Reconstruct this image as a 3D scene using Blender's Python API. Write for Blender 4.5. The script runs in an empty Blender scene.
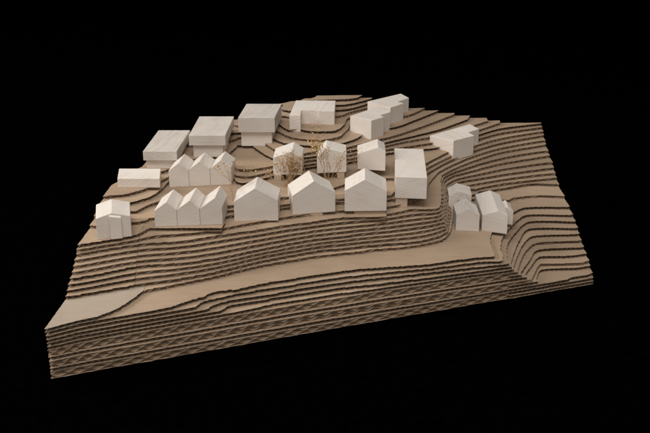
import bpy, bmesh, math, random
from mathutils import Vector, Matrix
from mathutils.geometry import delaunay_2d_cdt

S = bpy.context.scene
COL = S.collection
MM = 0.001

# ------------------------------------------------------------------ camera
cam_d = bpy.data.cameras.new('camera')
cam = bpy.data.objects.new('camera', cam_d)
COL.objects.link(cam)
S.camera = cam
cam_d.sensor_width = 36.0
cam_d.lens = 36.0 * 979.0 / 650.0
cam_d.clip_start = 0.02
cam_d.clip_end = 40.0
cam.location = (0.23717, -0.62327, 0.38028)
cam.rotation_euler = (math.radians(90 - 21.5), 0, math.radians(2.992))
cam_d.dof.use_dof = False

# ------------------------------------------------------------------ world (black studio)
W = bpy.data.worlds.new('World')
S.world = W
W.use_nodes = True
W.node_tree.nodes['Background'].inputs[0].default_value = (0.0, 0.0, 0.0, 1)
W.node_tree.nodes['Background'].inputs[1].default_value = 0.0

# ------------------------------------------------------------------ studio lamps
def area_lamp(name, loc, target, size, size_y, energy, color):
    d = bpy.data.lights.new(name, 'AREA')
    d.shape = 'RECTANGLE'; d.size = size; d.size_y = size_y
    d.energy = energy; d.color = color
    o = bpy.data.objects.new(name, d); COL.objects.link(o)
    o.location = loc
    o.rotation_euler = (Vector(target) - Vector(loc)).to_track_quat('-Z', 'Y').to_euler()
    return o
AIM = (0.22, 0.22, 0.06)
area_lamp('overhead_softbox', (0.08, -0.33, 1.3), AIM, 0.8, 0.8, 12.4, (1.0, 0.99, 0.97))
area_lamp('left_softbox', (-1.1, 0.1, 0.8), AIM, 0.6, 0.6, 16.8, (1.0, 0.985, 0.96))
area_lamp('right_softbox', (0.95, -0.4, 1.1), AIM, 0.7, 0.7, 2.8, (1.0, 0.985, 0.96))
area_lamp('front_softbox', (0.2, -1.5, 0.7), AIM, 0.8, 0.5, 5.7, (1.0, 0.955, 0.90))

S.view_settings.view_transform = 'Standard'
S.view_settings.look = 'None'
S.view_settings.exposure = 0.0
S.view_settings.gamma = 1.0

# ------------------------------------------------------------------ materials
def new_mat(name):
    m = bpy.data.materials.new(name); m.use_nodes = True
    nt = m.node_tree
    return m, nt, nt.nodes['Principled BSDF']

def node(nt, t, **kw):
    n = nt.nodes.new(t)
    for k, v in kw.items():
        setattr(n, k, v)
    return n

def ramp(nt, stops):
    r = nt.nodes.new('ShaderNodeValToRGB')
    el = r.color_ramp.elements
    el[0].position, el[0].color = stops[0][0], (*stops[0][1], 1)
    el[1].position, el[1].color = stops[-1][0], (*stops[-1][1], 1)
    for p, c in stops[1:-1]:
        e = el.new(p); e.color = (*c, 1)
    return r

def coords(nt, scale, rot=(0, 0, 0), offset_random=True):
    tc = nt.nodes.new('ShaderNodeTexCoord')
    mp = nt.nodes.new('ShaderNodeMapping')
    mp.inputs['Scale'].default_value = scale
    mp.inputs['Rotation'].default_value = rot
    nt.links.new(tc.outputs['Object'], mp.inputs['Vector'])
    if offset_random:
        oi = nt.nodes.new('ShaderNodeObjectInfo')
        mul = nt.nodes.new('ShaderNodeVectorMath'); mul.operation = 'SCALE'
        mul.inputs[0].default_value = (37.0, 91.0, 53.0)
        nt.links.new(oi.outputs['Random'], mul.inputs['Scale'])
        nt.links.new(mul.outputs['Vector'], mp.inputs['Location'])
    return mp

def kraft(name, base, dark, light):
    m, nt, bs = new_mat(name)
    L = nt.links
    c1 = coords(nt, (60, 900, 60))            # faint stripes of the flutes telegraphing through
    n1 = node(nt, 'ShaderNodeTexNoise'); n1.inputs['Scale'].default_value = 1.0; n1.inputs['Detail'].default_value = 3
    L.new(c1.outputs[0], n1.inputs['Vector'])
    c2 = coords(nt, (1000, 1000, 1000))
    n2 = node(nt, 'ShaderNodeTexNoise'); n2.inputs['Scale'].default_value = 0.9; n2.inputs['Detail'].default_value = 4
    L.new(c2.outputs[0], n2.inputs['Vector'])
    c3 = coords(nt, (14, 14, 14))
    n3 = node(nt, 'ShaderNodeTexNoise'); n3.inputs['Scale'].default_value = 1.0; n3.inputs['Detail'].default_value = 5
    L.new(c3.outputs[0], n3.inputs['Vector'])
    a = node(nt, 'ShaderNodeMath', operation='MULTIPLY_ADD'); a.inputs[1].default_value = 0.5
    L.new(n1.outputs['Fac'], a.inputs[0])
    b = node(nt, 'ShaderNodeMath', operation='MULTIPLY'); b.inputs[1].default_value = 0.3
    L.new(n2.outputs['Fac'], b.inputs[0]); L.new(b.outputs[0], a.inputs[2])
    c = node(nt, 'ShaderNodeMath', operation='MULTIPLY_ADD'); c.inputs[1].default_value = 0.6
    L.new(n3.outputs['Fac'], c.inputs[0]); L.new(a.outputs[0], c.inputs[2])
    r = ramp(nt, [(0.45, dark), (0.7, base), (0.95, light)])
    L.new(c.outputs[0], r.inputs[0])
    oi = nt.nodes.new('ShaderNodeObjectInfo')
    hsv = node(nt, 'ShaderNodeHueSaturation')
    mr = node(nt, 'ShaderNodeMapRange'); mr.inputs['To Min'].default_value = 0.9; mr.inputs['To Max'].default_value = 1.1
    L.new(oi.outputs['Random'], mr.inputs['Value']); L.new(mr.outputs[0], hsv.inputs['Value'])
    L.new(r.outputs[0], hsv.inputs['Color']); L.new(hsv.outputs[0], bs.inputs['Base Color'])
    bs.inputs['Roughness'].default_value = 0.75
    bs.inputs['Specular IOR Level'].default_value = 0.25
    bp = node(nt, 'ShaderNodeBump'); bp.inputs['Strength'].default_value = 0.25; bp.inputs['Distance'].default_value = 0.0003
    L.new(n2.outputs['Fac'], bp.inputs['Height']); L.new(bp.outputs[0], bs.inputs['Normal'])
    return m

KRAFT = kraft('kraft_liner', (0.355, 0.252, 0.170), (0.29, 0.20, 0.13), (0.41, 0.30, 0.21))
SHADED_FLUTE = kraft('shaded_kraft_fluting', (0.15, 0.098, 0.06), (0.115, 0.072, 0.042), (0.185, 0.122, 0.078))  # paper darkened: the shade deep in the flute holes is put into its colour
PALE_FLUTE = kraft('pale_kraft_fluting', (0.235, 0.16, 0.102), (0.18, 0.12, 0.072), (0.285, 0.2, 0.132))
HALF_SHADED_FLUTE = kraft('half_shaded_kraft_fluting', (0.185, 0.122, 0.077), (0.14, 0.09, 0.054), (0.23, 0.155, 0.10))  # toned down so the shade of the step risers sits in the paper colour
PALE_KRAFT = kraft('pale_kraft_liner', (0.36, 0.288, 0.22), (0.305, 0.238, 0.175), (0.40, 0.325, 0.255))

def wood(name, base, dark, light, strength=1.0):
    """Pale maple: every block sawn at its own angle through the annual rings."""
    m, nt, bs = new_mat(name)
    L = nt.links
    oi = nt.nodes.new('ShaderNodeObjectInfo')
    tc = nt.nodes.new('ShaderNodeTexCoord')
    an = node(nt, 'ShaderNodeMapRange'); an.inputs['To Min'].default_value = -0.55; an.inputs['To Max'].default_value = 0.6
    L.new(oi.outputs['Random'], an.inputs['Value'])
    ro = node(nt, 'ShaderNodeVectorRotate', rotation_type='AXIS_ANGLE'); ro.inputs['Axis'].default_value = (0.25, 0.95, 0.15)
    L.new(tc.outputs['Object'], ro.inputs['Vector']); L.new(an.outputs[0], ro.inputs['Angle'])
    off = nt.nodes.new('ShaderNodeVectorMath'); off.operation = 'SCALE'; off.inputs[0].default_value = (3.1, 0.7, 1.9)
    L.new(oi.outputs['Random'], off.inputs['Scale'])
    ad = nt.nodes.new('ShaderNodeVectorMath'); ad.operation = 'ADD'
    L.new(ro.outputs[0], ad.inputs[0]); L.new(off.outputs['Vector'], ad.inputs[1])
    def mp(scale, rot=(0, 0, 0)):
        q = nt.nodes.new('ShaderNodeMapping'); q.inputs['Scale'].default_value = scale; q.inputs['Rotation'].default_value = rot
        L.new(ad.outputs[0], q.inputs['Vector']); return q
    c0 = mp((22, 22, 30))                      # slow bending of the rings
    n0 = node(nt, 'ShaderNodeTexNoise'); n0.inputs['Scale'].default_value = 1.0; n0.inputs['Detail'].default_value = 1.5
    L.new(c0.outputs[0], n0.inputs['Vector'])
    sx = node(nt, 'ShaderNodeSeparateXYZ'); L.new(ad.outputs[0], sx.inputs[0])
    z = node(nt, 'ShaderNodeMath', operation='MULTIPLY_ADD'); z.inputs[1].default_value = 640.0
    L.new(sx.outputs['Z'], z.inputs[0])
    bend = node(nt, 'ShaderNodeMath', operation='MULTIPLY'); bend.inputs[1].default_value = 4.5
    L.new(n0.outputs['Fac'], bend.inputs[0]); L.new(bend.outputs[0], z.inputs[2])
    n1 = node(nt, 'ShaderNodeTexNoise', noise_dimensions='1D'); n1.inputs['Scale'].default_value = 1.0
    n1.inputs['Detail'].default_value = 2.0; n1.inputs['Roughness'].default_value = 0.6
    L.new(z.outputs[0], n1.inputs['W'])        # rings of uneven width
    c2 = mp((130, 1400, 1400), (0, math.radians(9), 0))
    n2 = node(nt, 'ShaderNodeTexNoise'); n2.inputs['Scale'].default_value = 0.8; n2.inputs['Detail'].default_value = 3
    L.new(c2.outputs[0], n2.inputs['Vector'])
    c3 = mp((45, 45, 60))
    n3 = node(nt, 'ShaderNodeTexNoise'); n3.inputs['Scale'].default_value = 1.0; n3.inputs['Detail'].default_value = 4
    L.new(c3.outputs[0], n3.inputs['Vector'])
    a = node(nt, 'ShaderNodeMath', operation='MULTIPLY_ADD'); a.inputs[1].default_value = 0.44 * strength
    L.new(n1.outputs['Fac'], a.inputs[0])
    b = node(nt, 'ShaderNodeMath', operation='MULTIPLY'); b.inputs[1].default_value = 0.22
    L.new(n2.outputs['Fac'], b.inputs[0]); L.new(b.outputs[0], a.inputs[2])
    c = node(nt, 'ShaderNodeMath', operation='MULTIPLY_ADD'); c.inputs[1].default_value = 0.45
    L.new(n3.outputs['Fac'], c.inputs[0]); L.new(a.outputs[0], c.inputs[2])
    r = ramp(nt, [(0.38, light), (0.6, base), (0.84, dark)])
    L.new(c.outputs[0], r.inputs[0])
    hsv = node(nt, 'ShaderNodeHueSaturation')
    mr = node(nt, 'ShaderNodeMapRange'); mr.inputs['To Min'].default_value = 0.95; mr.inputs['To Max'].default_value = 1.05
    w2 = node(nt, 'ShaderNodeMath', operation='FRACT'); w1 = node(nt, 'ShaderNodeMath', operation='MULTIPLY'); w1.inputs[1].default_value = 17.3
    L.new(oi.outputs['Random'], w1.inputs[0]); L.new(w1.outputs[0], w2.inputs[0]); L.new(w2.outputs[0], mr.inputs['Value'])
    L.new(mr.outputs[0], hsv.inputs['Value'])
    L.new(r.outputs[0], hsv.inputs['Color']); L.new(hsv.outputs[0], bs.inputs['Base Color'])
    bs.inputs['Roughness'].default_value = 0.6
    bs.inputs['Specular IOR Level'].default_value = 0.25
    bp = node(nt, 'ShaderNodeBump'); bp.inputs['Strength'].default_value = 0.2; bp.inputs['Distance'].default_value = 0.0002
    L.new(n2.outputs['Fac'], bp.inputs['Height']); L.new(bp.outputs[0], bs.inputs['Normal'])
    return m

MAPLE = wood('maple_block', (0.675, 0.594, 0.52), (0.555, 0.475, 0.405), (0.72, 0.66, 0.6))
GREY_MAPLE = wood('grey_maple_block', (0.535, 0.475, 0.415), (0.44, 0.375, 0.315), (0.6, 0.545, 0.485))
BEECH = wood('beech_stem', (0.50, 0.37, 0.275), (0.40, 0.28, 0.20), (0.56, 0.43, 0.33))

m, nt, bs = new_mat('black_cloth')
bs.inputs['Base Color'].default_value = (0.0012, 0.0013, 0.0013, 1)
n_ = node(nt, 'ShaderNodeTexNoise'); n_.inputs['Scale'].default_value = 900
r_ = ramp(nt, [(0.3, (0.0001, 0.00016, 0.0001)), (0.7, (0.0004, 0.0006, 0.0004))])
nt.links.new(n_.outputs['Fac'], r_.inputs[0]); nt.links.new(r_.outputs[0], bs.inputs['Base Color'])
bs.inputs['Roughness'].default_value = 1.0
bs.inputs['Specular IOR Level'].default_value = 0.0
BLACK = m

def plain(name, col, rough=0.7, var=0.25, scale=700):
    m, nt, bs = new_mat(name)
    n = node(nt, 'ShaderNodeTexNoise'); n.inputs['Scale'].default_value = scale
    tc = nt.nodes.new('ShaderNodeTexCoord'); nt.links.new(tc.outputs['Object'], n.inputs['Vector'])
    r = ramp(nt, [(0.3, tuple(c * (1 - var) for c in col)), (0.7, tuple(min(1, c * (1 + var)) for c in col))])
    nt.links.new(n.outputs['Fac'], r.inputs[0]); nt.links.new(r.outputs[0], bs.inputs['Base Color'])
    bs.inputs['Roughness'].default_value = rough
    bs.inputs['Specular IOR Level'].default_value = 0.2
    return m
TWIG = plain('dry_twig', (0.38, 0.24, 0.13))
OCHRE = plain('ochre_blossom', (0.56, 0.29, 0.10), var=0.35)
YELLOW = plain('yellow_blossom', (0.70, 0.52, 0.20), var=0.3)
SEED = plain('brown_seed_head', (0.44, 0.30, 0.18), var=0.4)

# ------------------------------------------------------------------ helpers
def link(name, me, parent=None, mats=()):
    for mt in mats:
        me.materials.append(mt)
    o = bpy.data.objects.new(name, me); COL.objects.link(o)
    if parent is not None:
        o.parent = parent
    return o

def tag(o, label=None, cat=None, group=None, kind=None):
    if label: o['label'] = label
    if cat: o['category'] = cat
    if group: o['group'] = group
    if kind: o['kind'] = kind
    return o

def empty(name, loc, rz=0.0):
    o = bpy.data.objects.new(name, None); COL.objects.link(o)
    o.empty_display_size = 0.01
    o.location = loc; o.rotation_euler = (0, 0, rz)
    return o

# ------------------------------------------------------------------ table and backdrop
bm = bmesh.new()
bmesh.ops.create_grid(bm, x_segments=24, y_segments=24, size=4.0)
me = bpy.data.meshes.new('ground'); bm.to_mesh(me); bm.free()
tag(link('ground', me, mats=[BLACK]), kind='structure').location = (0.2, 1.0, -0.0004)
bm = bmesh.new()
bmesh.ops.create_grid(bm, x_segments=8, y_segments=8, size=4.0)
me = bpy.data.meshes.new('backdrop'); bm.to_mesh(me); bm.free()
bd = tag(link('backdrop', me, mats=[BLACK]), kind='structure')
bd.location = (0.2, 4.9, 3.9); bd.rotation_euler = (math.radians(90), 0, 0)

# ------------------------------------------------------------------ cardboard relief
# each line: one sheet of board, its cut outline(s) in tenths of a millimetre
SHEETS = {
 1: '0,0;4370,1880;4290,2854;4210,4300;1470,4050;1400,3980;998,3659;597,3397;248,3009;240,2995;201,2389;197,2374;23,1966;20,1952;20,1003',
 2: '0,0;219,99;1753,766;2398,1042;3760,1618;4370,1880;4290,2854;4210,4300;1470,4050;1400,3980;998,3659;597,3397;248,3009;240,2995;201,2389;197,2374;23,1966;20,1952;20,1003',
 3: '0,0;219,104;1740,771;2397,1052;3751,1614;4112,1769;4136,1802;4162,1819;4304,1874;4329,1895;4342,1900;4354,1918;4366,1926;4290,2854;4210,4300;1470,4050;1400,3980;998,3659;597,3397;248,3009;240,2995;201,2389;197,2374;23,1966;20,1952;20,1003',
 4: '0,0;219,108;1740,783;2397,1062;3830,1648;3838,1660;3827,1682;3814,1676;3826,1690;3825,1708;3837,1722;3835,1756;3848,1770;3846,1787;3874,1868;3905,1901;3943,1920;3995,1933;4179,1950;4231,1959;4359,2009;4290,2854;4210,4300;1470,4050;1400,3980;998,3659;597,3397;248,3009;240,2995;201,2389;197,2374;23,1966;20,1952;20,1003',
 5: '0,0;219,113;1740,794;2397,1072;3777,1625;3775,1651;3788,1665;3787,1683;3799,1697;3798,1714;3811,1728;3809,1746;3822,1760;3821,1777;3833,1791;3832,1808;3844,1822;3843,1848;3855,1861;3854,1878;3866,1892;3865,1909;3878,1922;3877,1931;3889,1944;3889,1953;3901,1966;3914,1971;3927,1967;3940,1972;3953,1969;3979,1978;3992,1975;4005,1980;4018,1976;4044,1986;4057,1983;4070,1988;4084,1985;4096,1990;4110,1986;4136,1996;4149,1993;4162,1998;4175,1995;4188,2000;4201,1997;4214,2002;4228,1999;4253,2009;4267,2007;4292,2017;4317,2039;4355,2060;4290,2854;4210,4300;1470,4050;1400,3980;998,3659;597,3397;248,3009;240,2995;201,2389;197,2374;23,1966;20,1952;20,1003',
 6: '0,0;220,118;516,255;864,409;1727,800;2384,1077;3480,1511;3712,1599;3725,1607;3729,1613;3723,1647;3710,1641;3722,1656;3721,1673;3734,1688;3733,1705;3745,1719;3745,1728;3757,1742;3756,1760;3768,1773;3768,1782;3780,1796;3779,1813;3791,1827;3791,1836;3803,1850;3802,1867;3815,1881;3814,1889;3826,1903;3825,1920;3838,1934;3837,1942;3849,1956;3848,1973;3860,1986;3860,1995;3872,2008;3872,2016;3896,2043;3896,2051;3947,2070;3960,2066;3986,2075;3999,2071;4012,2076;4025,2072;4038,2077;4051,2073;4064,2078;4077,2075;4090,2079;4103,2076;4116,2081;4130,2077;4168,2092;4181,2088;4348,2150;4290,2854;4210,4300;1470,4050;1400,3980;998,3659;597,3397;248,3009;240,2995;201,2389;197,2374;23,1966;20,1952;20,1003',
 7: '0,0;220,122;516,261;864,416;1727,811;2384,1087;3054,1349;3674,1586;3684,1594;3681,1611;3672,1616;3671,1625;3684,1639;3683,1657;3695,1671;3695,1680;3707,1695;3706,1712;3718,1726;3717,1744;3730,1758;3729,1767;3742,1781;3741,1798;3753,1812;3752,1821;3765,1835;3764,1852;3776,1866;3776,1875;3788,1888;3787,1906;3799,1919;3798,1936;3810,1950;3809,1967;3822,1981;3821,1998;3833,2011;3831,2037;3843,2050;3843,2059;3855,2072;3854,2089;3879,2115;3878,2123;3890,2136;3903,2141;3915,2153;3979,2175;3992,2171;4043,2189;4056,2185;4082,2194;4095,2190;4121,2199;4134,2195;4160,2204;4173,2200;4198,2209;4212,2206;4237,2215;4251,2211;4276,2220;4290,2217;4340,2239;4290,2854;4210,4300;1470,4050;1400,3980;998,3659;597,3397;248,3009;240,2995;201,2389;197,2374;23,1966;20,1952;20,1003',
 8: '0,0;220,127;503,262;864,424;1727,823;2383,1097;3054,1355;3639,1575;3646,1587;3645,1632;3657,1646;3656,1673;3668,1688;3667,1714;3679,1728;3677,1755;3690,1769;3688,1796;3701,1810;3699,1836;3712,1850;3710,1876;3722,1890;3721,1908;3734,1921;3733,1939;3745,1952;3744,1970;3756,1983;3755,2001;3767,2014;3766,2031;3779,2045;3778,2053;3790,2066;3790,2075;3802,2088;3802,2097;3814,2110;3813,2127;3837,2153;3837,2162;3849,2174;3848,2183;3897,2234;4024,2275;4037,2271;4076,2284;4089,2280;4114,2288;4128,2284;4153,2292;4166,2289;4192,2297;4205,2293;4231,2302;4244,2298;4269,2307;4283,2303;4333,2325;4290,2854;4210,4300;1470,4050;1400,3980;998,3659;597,3397;248,3009;240,2995;201,2389;197,2374;23,1966;20,1952;20,1003',
 9: '0,0;207,126;503,269;851,425;1379,672;1431,700;1444,710;1495,732;1508,750;1572,777;1585,795;2138,1024;2151,1018;2164,1035;2177,1029;2319,1088;2332,1088;2345,1092;3041,1356;3596,1560;3608,1571;3605,1634;3618,1648;3616,1675;3629,1690;3627,1717;3639,1731;3638,1758;3650,1772;3649,1798;3661,1812;3660,1839;3672,1853;3671,1871;3683,1884;3682,1911;3694,1925;3693,1942;3706,1956;3704,1982;3716,1996;3715,2013;3728,2027;3726,2053;3738,2066;3737,2084;3750,2097;3749,2106;3761,2119;3760,2136;3772,2149;3771,2166;3784,2179;3783,2188;3795,2201;3794,2218;3806,2231;3806,2239;3818,2252;3817,2260;3830,2273;3829,2281;3853,2306;3853,2315;3865,2319;3877,2331;3903,2339;3915,2351;3928,2355;3941,2350;4004,2370;4018,2366;4056,2377;4069,2373;4094,2381;4108,2377;4133,2385;4146,2381;4172,2389;4185,2385;4198,2389;4211,2385;4249,2397;4263,2393;4326,2413;4290,2854;4210,4300;1470,4050;1400,3980;998,3659;597,3397;248,3009;240,2995;201,2389;197,2374;23,1966;20,1952;20,1003',
 10: '0,0;207,130;504,275;851,433;1173,585;1186,592;1199,608;1225,645;1225,658;1238,676;1251,682;1264,700;1547,816;1559,834;2151,1076;2164,1070;2254,1107;2267,1101;2331,1127;2344,1121;2408,1148;2422,1142;2550,1196;2563,1190;2718,1255;2731,1249;2834,1293;2847,1292;2886,1305;2976,1342;2989,1343;3092,1381;3169,1413;3195,1418;3298,1458;3570,1553;3583,1560;3579,1632;3591,1647;3589,1683;3602,1697;3600,1724;3613,1738;3611,1774;3623,1788;3622,1815;3634,1829;3633,1856;3645,1870;3644,1897;3656,1910;3654,1937;3667,1951;3665,1977;3677,1991;3676,2017;3688,2031;3687,2048;3700,2062;3698,2088;3710,2101;3709,2119;3722,2132;3721,2150;3733,2163;3731,2189;3743,2202;3742,2219;3754,2232;3753,2258;3765,2270;3764,2287;3776,2300;3775,2317;3787,2329;3786,2347;3798,2359;3797,2368;3810,2380;3809,2388;3821,2401;3821,2409;3857,2445;3945,2471;3959,2466;3984,2473;3997,2469;4023,2476;4036,2471;4049,2475;4062,2471;4087,2478;4100,2474;4113,2477;4126,2473;4139,2477;4152,2472;4165,2476;4178,2472;4191,2476;4204,2472;4217,2475;4230,2471;4243,2475;4256,2471;4269,2475;4282,2471;4320,2489;4290,2854;4210,4300;1470,4050;1400,3980;998,3659;597,3397;248,3009;240,2995;201,2389;197,2374;23,1966;20,1952;20,1003',
 11: '0,0;207,135;504,282;851,441;1070,545;1096,565;1109,583;1109,597;1135,634;1148,639;1161,658;1174,663;1187,681;1225,697;1238,716;1611,867;1624,885;1739,932;1752,949;2240,1147;2253,1141;2369,1188;2382,1182;2472,1218;2485,1213;2575,1249;2588,1244;2691,1286;2704,1281;2807,1323;2820,1318;2910,1356;2923,1351;3026,1393;3039,1389;3142,1432;3156,1427;3246,1465;3259,1461;3310,1482;3324,1478;3388,1506;3401,1502;3440,1518;3453,1515;3531,1542;3556,1558;3549,1704;3561,1718;3557,1809;3569,1823;3566,1877;3579,1891;3577,1927;3589,1941;3587,1977;3599,1991;3598,2018;3610,2031;3609,2049;3622,2062;3621,2080;3633,2093;3632,2111;3644,2124;3643,2142;3655,2155;3655,2164;3667,2177;3666,2195;3678,2207;3677,2225;3689,2238;3689,2246;3701,2259;3700,2268;3713,2280;3711,2298;3724,2310;3723,2319;3735,2331;3734,2349;3746,2361;3746,2370;3758,2382;3757,2399;3769,2412;3768,2420;3780,2432;3780,2441;3792,2453;3791,2462;3803,2474;3803,2482;3827,2506;3826,2515;3863,2550;3951,2574;3964,2569;4002,2579;4015,2574;4028,2578;4041,2573;4067,2580;4080,2575;4093,2578;4106,2574;4118,2577;4132,2573;4144,2576;4158,2572;4170,2575;4184,2571;4196,2574;4209,2570;4222,2574;4235,2569;4248,2573;4261,2569;4274,2572;4287,2568;4300,2577;4312,2582;4290,2854;4210,4300;1470,4050;1400,3980;998,3659;597,3397;248,3009;240,2995;201,2389;197,2374;23,1966;20,1952;20,1003',
 12: '0,0;207,140;504,289;839,442;993,517;1006,527;1019,546;1019,559;1032,578;1032,591;1058,629;1084,641;1097,658;1135,675;1148,692;1187,708;1212,724;1225,737;1264,754;1290,776;1431,832;1444,850;1752,974;1765,991;2201,1165;2214,1159;2343,1211;2356,1205;2433,1236;2446,1230;2523,1261;2536,1255;2613,1287;2626,1281;2690,1307;2703,1302;2768,1328;2781,1323;2845,1350;2858,1345;3000,1403;3013,1398;3180,1467;3193,1463;3296,1506;3310,1502;3348,1518;3362,1514;3387,1524;3401,1520;3413,1526;3427,1522;3440,1527;3453,1523;3479,1534;3504,1554;3501,1619;3513,1633;3505,1799;3517,1813;3514,1877;3527,1891;3524,1936;3537,1950;3534,1995;3547,2009;3546,2027;3558,2041;3557,2068;3569,2081;3568,2099;3580,2112;3579,2130;3591,2144;3590,2161;3603,2174;3602,2183;3614,2196;3613,2214;3625,2227;3624,2244;3636,2257;3636,2266;3648,2279;3647,2296;3659,2309;3659,2318;3671,2330;3670,2339;3682,2351;3681,2369;3693,2381;3693,2390;3705,2402;3704,2411;3716,2423;3715,2440;3727,2453;3727,2461;3739,2473;3738,2482;3751,2494;3750,2503;3762,2515;3761,2523;3774,2535;3773,2544;3785,2556;3785,2564;3797,2576;3796,2585;3856,2643;3932,2662;3945,2657;3983,2666;3996,2661;4022,2667;4035,2663;4047,2666;4061,2661;4086,2667;4099,2662;4112,2666;4125,2661;4138,2664;4151,2659;4164,2663;4177,2658;4189,2661;4203,2657;4215,2660;4229,2656;4254,2662;4267,2658;4280,2661;4292,2672;4304,2677;4290,2854;4210,4300;1470,4050;1400,3980;998,3659;597,3397;248,3009;240,2995;201,2389;197,2374;23,1966;20,1952;20,1003',
 13: '0,0;207,145;491,289;736,403;787,429;813,446;839,457;852,476;865,481;878,500;890,506;903,525;916,530;929,549;942,554;955,573;968,579;981,597;1007,608;1020,627;1058,642;1071,661;1072,674;1078,691;1092,709;1110,726;1148,752;1187,767;1213,765;1238,786;1251,792;1260,790;1264,778;1315,799;1328,817;1379,837;1392,855;1444,876;1456,894;1533,924;1546,942;1752,1023;1764,1040;2123,1181;2136,1198;2149,1191;2162,1208;2175,1201;2290,1247;2303,1240;2355,1261;2368,1254;2406,1270;2419,1264;2458,1279;2471,1273;2522,1294;2535,1288;2574,1303;2587,1298;2625,1313;2638,1308;2690,1329;2703,1323;2754,1344;2767,1339;2832,1365;2845,1360;3141,1481;3154,1476;3282,1529;3296,1525;3347,1546;3360,1543;3386,1553;3399,1550;3425,1563;3432,1572;3435,1601;3423,1890;3435,1904;3432,1969;3444,1983;3442,2029;3454,2043;3453,2071;3465,2084;3463,2121;3475,2134;3474,2152;3487,2165;3485,2192;3497,2205;3496,2223;3508,2236;3507,2254;3520,2267;3519,2276;3531,2289;3531,2298;3543,2311;3542,2328;3554,2341;3553,2350;3566,2363;3565,2371;3589,2396;3589,2405;3601,2418;3600,2427;3612,2439;3612,2448;3624,2460;3623,2469;3648,2493;3647,2502;3659,2514;3659,2523;3671,2535;3670,2544;3694,2567;3694,2576;3718,2600;3717,2608;3730,2620;3729,2629;3753,2652;3753,2661;3777,2684;3776,2693;3849,2762;3974,2790;3988,2785;4025,2793;4038,2788;4076,2796;4089,2791;4115,2797;4128,2792;4140,2795;4154,2790;4179,2796;4192,2791;4217,2797;4231,2792;4256,2798;4269,2793;4282,2796;4294,2806;4210,4300;1470,4050;1400,3980;998,3659;597,3397;248,3009;240,2995;201,2389;197,2374;23,1966;20,1952;20,1003',
 14: '0,0;194,142;336,217;337,232;349,237;363,257;375,263;388,283;401,288;467,387;467,401;493,441;493,455;506,474;506,489;519,508;520,523;533,542;533,556;546,576;546,604;559,623;559,638;572,657;573,671;585,676;598,695;637,710;650,728;727,758;740,776;791,796;804,814;868,838;881,857;932,876;945,894;1009,918;1022,936;1073,955;1086,973;1124,987;1137,1005;1162,1015;1175,1032;1201,1042;1214,1060;1239,1069;1252,1087;1277,1096;1290,1113;1316,1123;1329,1140;1354,1149;1367,1167;1405,1180;1418,1198;1456,1211;1469,1229;1533,1251;1546,1268;1635,1300;1648,1316;1737,1348;1749,1364;1813,1387;1826,1403;2157,1518;2170,1511;2221,1529;2234,1545;2247,1538;2311,1560;2323,1575;2425,1611;2438,1604;2540,1640;2553,1633;2795,1718;2808,1733;2859,1751;2871,1766;2897,1774;2909,1789;2935,1798;2947,1812;2960,1817;2972,1831;2985,1836;3010,1864;3009,1874;3034,1903;3034,1923;3046,1937;3046,1947;3058,1961;3057,1981;3069,1995;3069,2014;3081,2028;3079,2067;3091,2080;3089,2129;3101,2142;3098,2210;3110,2223;3107,2281;3120,2294;3116,2362;3129,2375;3126,2423;3138,2435;3135,2503;3147,2515;3145,2573;3157,2585;3155,2635;3167,2648;3175,2717;3189,2729;3192,2759;3206,2771;3207,2781;3234,2806;3235,2815;3315,2889;3401,2906;3412,2898;3448,2906;3460,2899;3484,2904;3496,2897;3532,2904;3544,2897;3568,2902;3580,2895;3592,2898;3604,2891;3629,2896;3640,2889;3665,2894;3677,2888;3714,2895;3726,2907;3727,2916;3752,2939;3753,2948;3765,2960;3790,2965;3802,2976;3827,2981;3839,2992;3875,3000;3888,3011;4058,3045;4070,3038;4095,3043;4107,3037;4131,3042;4144,3036;4156,3038;4169,3032;4193,3037;4206,3031;4218,3033;4231,3028;4243,3030;4256,3024;4280,3029;4210,4300;1470,4050;1400,3980;998,3659;597,3397;248,3009;240,2995;201,2389;197,2374;23,1966;20,1952;20,1003',
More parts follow.
